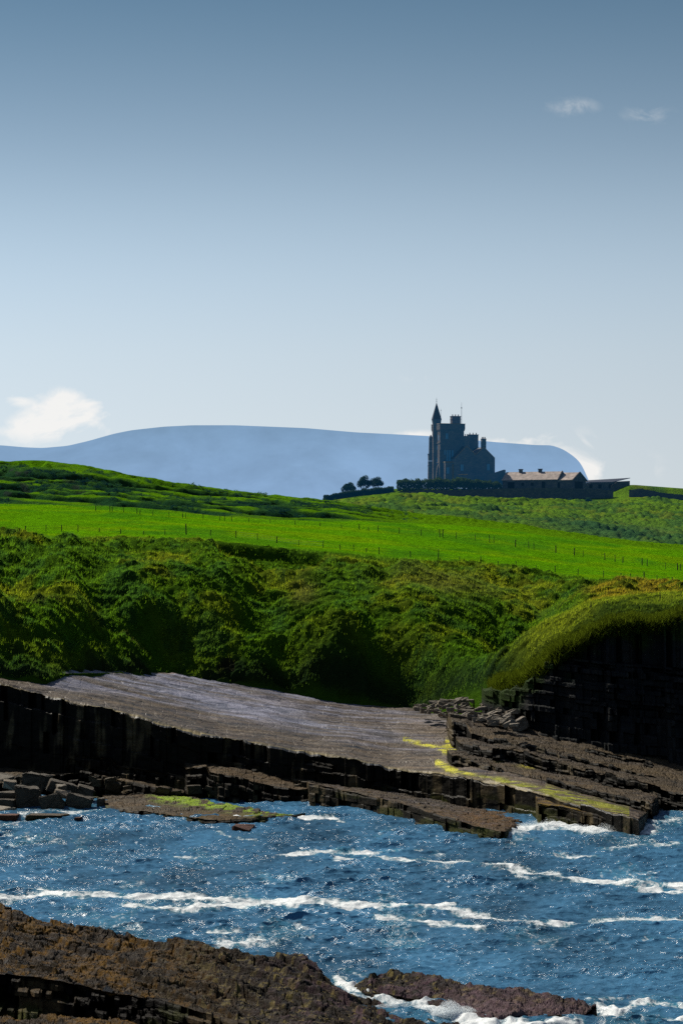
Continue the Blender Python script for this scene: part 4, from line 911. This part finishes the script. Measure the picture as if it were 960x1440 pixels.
hedge('bramble_bank', 'low bramble bank at the foot of the castle garden wall', [(470,706,709),(500,698,703),(545,696,700),(600,701,705),(660,702,707),(700,703,708)], 966, 3., 5000, 15, (.03, .075, .02))
for i, (a, b, lb) in enumerate(((712,726,'round bush left of the barns against the wall'), (742,752,'small bush against the middle of the long stone wall'), (797,806,'small bush against the wall below the gabled barn'), (820,832,'bush against the wall below the lean-to shed'))):
    hedge('bush', lb, [(a,703,709),((a+b)/2,699,709),(b,703,709)], 966, 2., 900, 30+i, (.03, .075, .025))
def tree(label, px0, px1, py0, py1, Y, seed):
    r = np.random.RandomState(seed); cx, _, zb_ = W((px0+px1)/2, py1, Y); w = (px1-px0)/F*Y; h = (py1-py0)/F*Y
    root = empty('shrubby_tree', (cx, Y, zb_)); tag(root, label, 'tree', 'small trees left of the castle')
    bm = bmesh.new(); tips = []
    for k in range(6):
        a = k*1.05+r.rand()*.6; base = Vector((0, 0, -1.2)); tip = Vector((math.cos(a)*w*.33, math.sin(a)*w*.3, h*(.45+.3*r.rand()))); pr = None
        for m in range(5):
            f = m/4; p = base.lerp(tip, f)+Vector((.12*math.sin(3*f+k), 0, .15*math.sin(math.pi*f))); rad = .17*(1-f)+.04
            ring = [bm.verts.new(p+Vector((rad*math.cos(t_), rad*math.sin(t_), 0))) for t_ in np.linspace(0, 6.28, 6)[:-1]]
            if pr: 
                for q in range(5): bm.faces.new([pr[q], pr[(q+1) % 5], ring[(q+1) % 5], ring[q]])
            pr = ring
        tips.append(tip)
    bm_obj('trunk', bm, M_DARK, root)
    P_ = []
    for tp in tips+[Vector((0, 0, h*.8)), Vector((w*.12, 0, h*.88)), Vector((-w*.15, 0, h*.75))]:
        n = 520; d = r.randn(n, 3); d /= np.linalg.norm(d, axis=1, keepdims=True)
        P_.append(np.array(tp)+d*(np.array((w*.19, w*.19, h*.24))*(.6+.5*r.rand(n, 1))*(.8+.5*r.rand())))
    leafcloud('crown', np.concatenate(P_), .20, (.025, .055, .022), seed, root)
tree('small rounded tree standing lowest on the slope, leftmost of the three', 480, 501, 680, 695, 980, 61)
tree('tallest of the three small trees, domed crown in the middle', 502, 521, 671, 691, 982, 62)
tree('small spreading tree nearest the castle hedge, rightmost of the three', 517, 540, 673, 689, 981, 63)
tag(bm_obj('gatepost_stub', (lambda b: (box(b, -.5, .5, -.5, .5, -1, .9), cyl(b, 0, 0, .903, 1.3, .55, .1, 8), b)[2])(bmesh.new()), M_BARNWALL), 'small round-topped stone post between low hedge and castle hedge', 'post').location = W(549, 690, 980)

# ---------------------------------------------------------------- world
w = bpy.data.worlds.new('World'); SC.world = w; w.use_nodes = True
class WT(NT):
    def __init__(s, w): s.t = w.node_tree; s.n = s.t.nodes; s.l = s.t.links; s.n.clear(); s.out = s.n.new('ShaderNodeOutputWorld')
T = WT(w)
sky = T.node('ShaderNodeTexSky', sky_type='NISHITA'); sky.sun_disc = False; sky.sun_elevation = SUN_EL; sky.sun_rotation = SUN_AZ; sky.dust_density = 1.; sky.ozone_density = 1.5
dirv = T.node('ShaderNodeTexCoord').outputs['Generated']
sx = T.node('ShaderNodeSeparateXYZ', {0: dirv}); X_, Y_, Z_ = sx.outputs
ay = T.math('MAXIMUM', Y_, .05)
U = T.math('DIVIDE', X_, ay); V = T.math('DIVIDE', Z_, ay)
pyn = T.math('MULTIPLY_ADD', V, -4000/1440, 800/1440)           # 0 top of the view .. 800/1440 horizon
ramp = T.node('ShaderNodeValToRGB', {0: T.math('MULTIPLY', Z_, 4.)}); cr = ramp.color_ramp
def s2l(c): return tuple(((v/255)/12.92 if v <= 10 else ((v/255+.055)/1.055)**2.4) for v in c)+(1,)
stops = [(0., (217,225,228)), (.16, (209,220,227)), (.30, (198,214,225)), (.40, (184,205,222)), (.496, (164,188,208)), (.59, (139,165,188)), (.69, (117,146,171)), (.785, (99,131,158)), (1., (84,116,146))]
while len(cr.elements) < len(stops): cr.elements.new(.5)
for e, (p, c) in zip(cr.elements, stops): e.position = p; e.color = s2l(c)
cr.interpolation = 'B_SPLINE'
gcol = T.node('ShaderNodeVectorMath', {0: ramp.outputs[0], 3: T.math('MULTIPLY_ADD', U, -.7, 1.)}, operation='SCALE').outputs[0]
uv = T.node('ShaderNodeCombineXYZ', {0: U, 1: T.math('MULTIPLY', V, 1.6), 2: 0.}).outputs[0]
cn = T.noise(uv, 42., 7, .55, .6)
def blobm(px, py, rx, ry):
    a = T.math('DIVIDE', T.math('SUBTRACT', U, (px-480)/F), rx/F); b = T.math('DIVIDE', T.math('SUBTRACT', V, (YH-py)/F), ry/F)
    r2 = T.math('ADD', T.math('MULTIPLY', a, a), T.math('MULTIPLY', b, b))
    return T.math('POWER', 2.718, T.math('MULTIPLY', r2, -1.))
tot = None
for (px, py, rx, ry, s) in ((100,560,30,14,1.5), (50,566,45,12,.9), (130,575,18,16,1.0), (70,600,100,26,.62), (20,560,20,8,.7), (800,150,34,12,.38), (912,160,34,14,.28), (560,611,60,6,.6), (785,635,55,24,1.), (850,658,60,20,.9), (720,622,60,8,.6), (200,590,20,10,.3), (590,530,30,8,.25)):
    b = T.math('MULTIPLY', blobm(px, py, rx, ry), s); tot = b if tot is None else T.math('ADD', tot, b)
cm = T.rng(T.math('MULTIPLY_ADD', T.math('SUBTRACT', cn, .5), 4.6, T.math('MULTIPLY', tot, .6)), .15, .85)
cm = T.math('MULTIPLY', cm, T.rng(tot, .05, .5), clamp=True)
gcol = T.mix(T.math('MULTIPLY', cm, .80, clamp=True), gcol, s2l((250,247,243)))
bgN = T.node('ShaderNodeBackground', {'Color': sky.outputs[0], 'Strength': .05})
bgG = T.node('ShaderNodeBackground', {'Color': gcol, 'Strength': 1.})
f = T.math('MULTIPLY', T.rng(Z_, .3, .62, 1., 0., True), T.rng(Y_, .3, .85, 0., 1., True))
T.l.new(T.node('ShaderNodeMixShader', {0: f, 1: bgN.outputs[0], 2: bgG.outputs[0]}).outputs[0], T.out.inputs[0])

sl = bpy.data.lights.new('sun', 'SUN'); sl.energy = 5.; sl.angle = math.radians(.5); sl.color = (1., .93, .80)
so = bpy.data.objects.new('sun', sl); COL.objects.link(so); so.rotation_euler = SUN.to_track_quat('Z', 'Y').to_euler(); so.location = (0, 0, 300)
cam = bpy.data.cameras.new('camera'); co = bpy.data.objects.new('camera', cam); COL.objects.link(co)
co.location = (0, 0, H); co.rotation_euler = (math.radians(90), 0, 0)
cam.sensor_fit = 'VERTICAL'; cam.sensor_height = 36; cam.sensor_width = 24; cam.lens = F/1440*36; cam.shift_y = (YH-720)/1440
cam.clip_start = 1; cam.clip_end = 100000
SC.camera = co
SC.view_settings.view_transform = 'Standard'; SC.view_settings.look = 'None'; SC.view_settings.exposure = 0
SC.cycles.use_denoising = False; SC.cycles.max_bounces = 6; SC.cycles.sample_clamp_indirect = 4; SC.cycles.sample_clamp_direct = 12
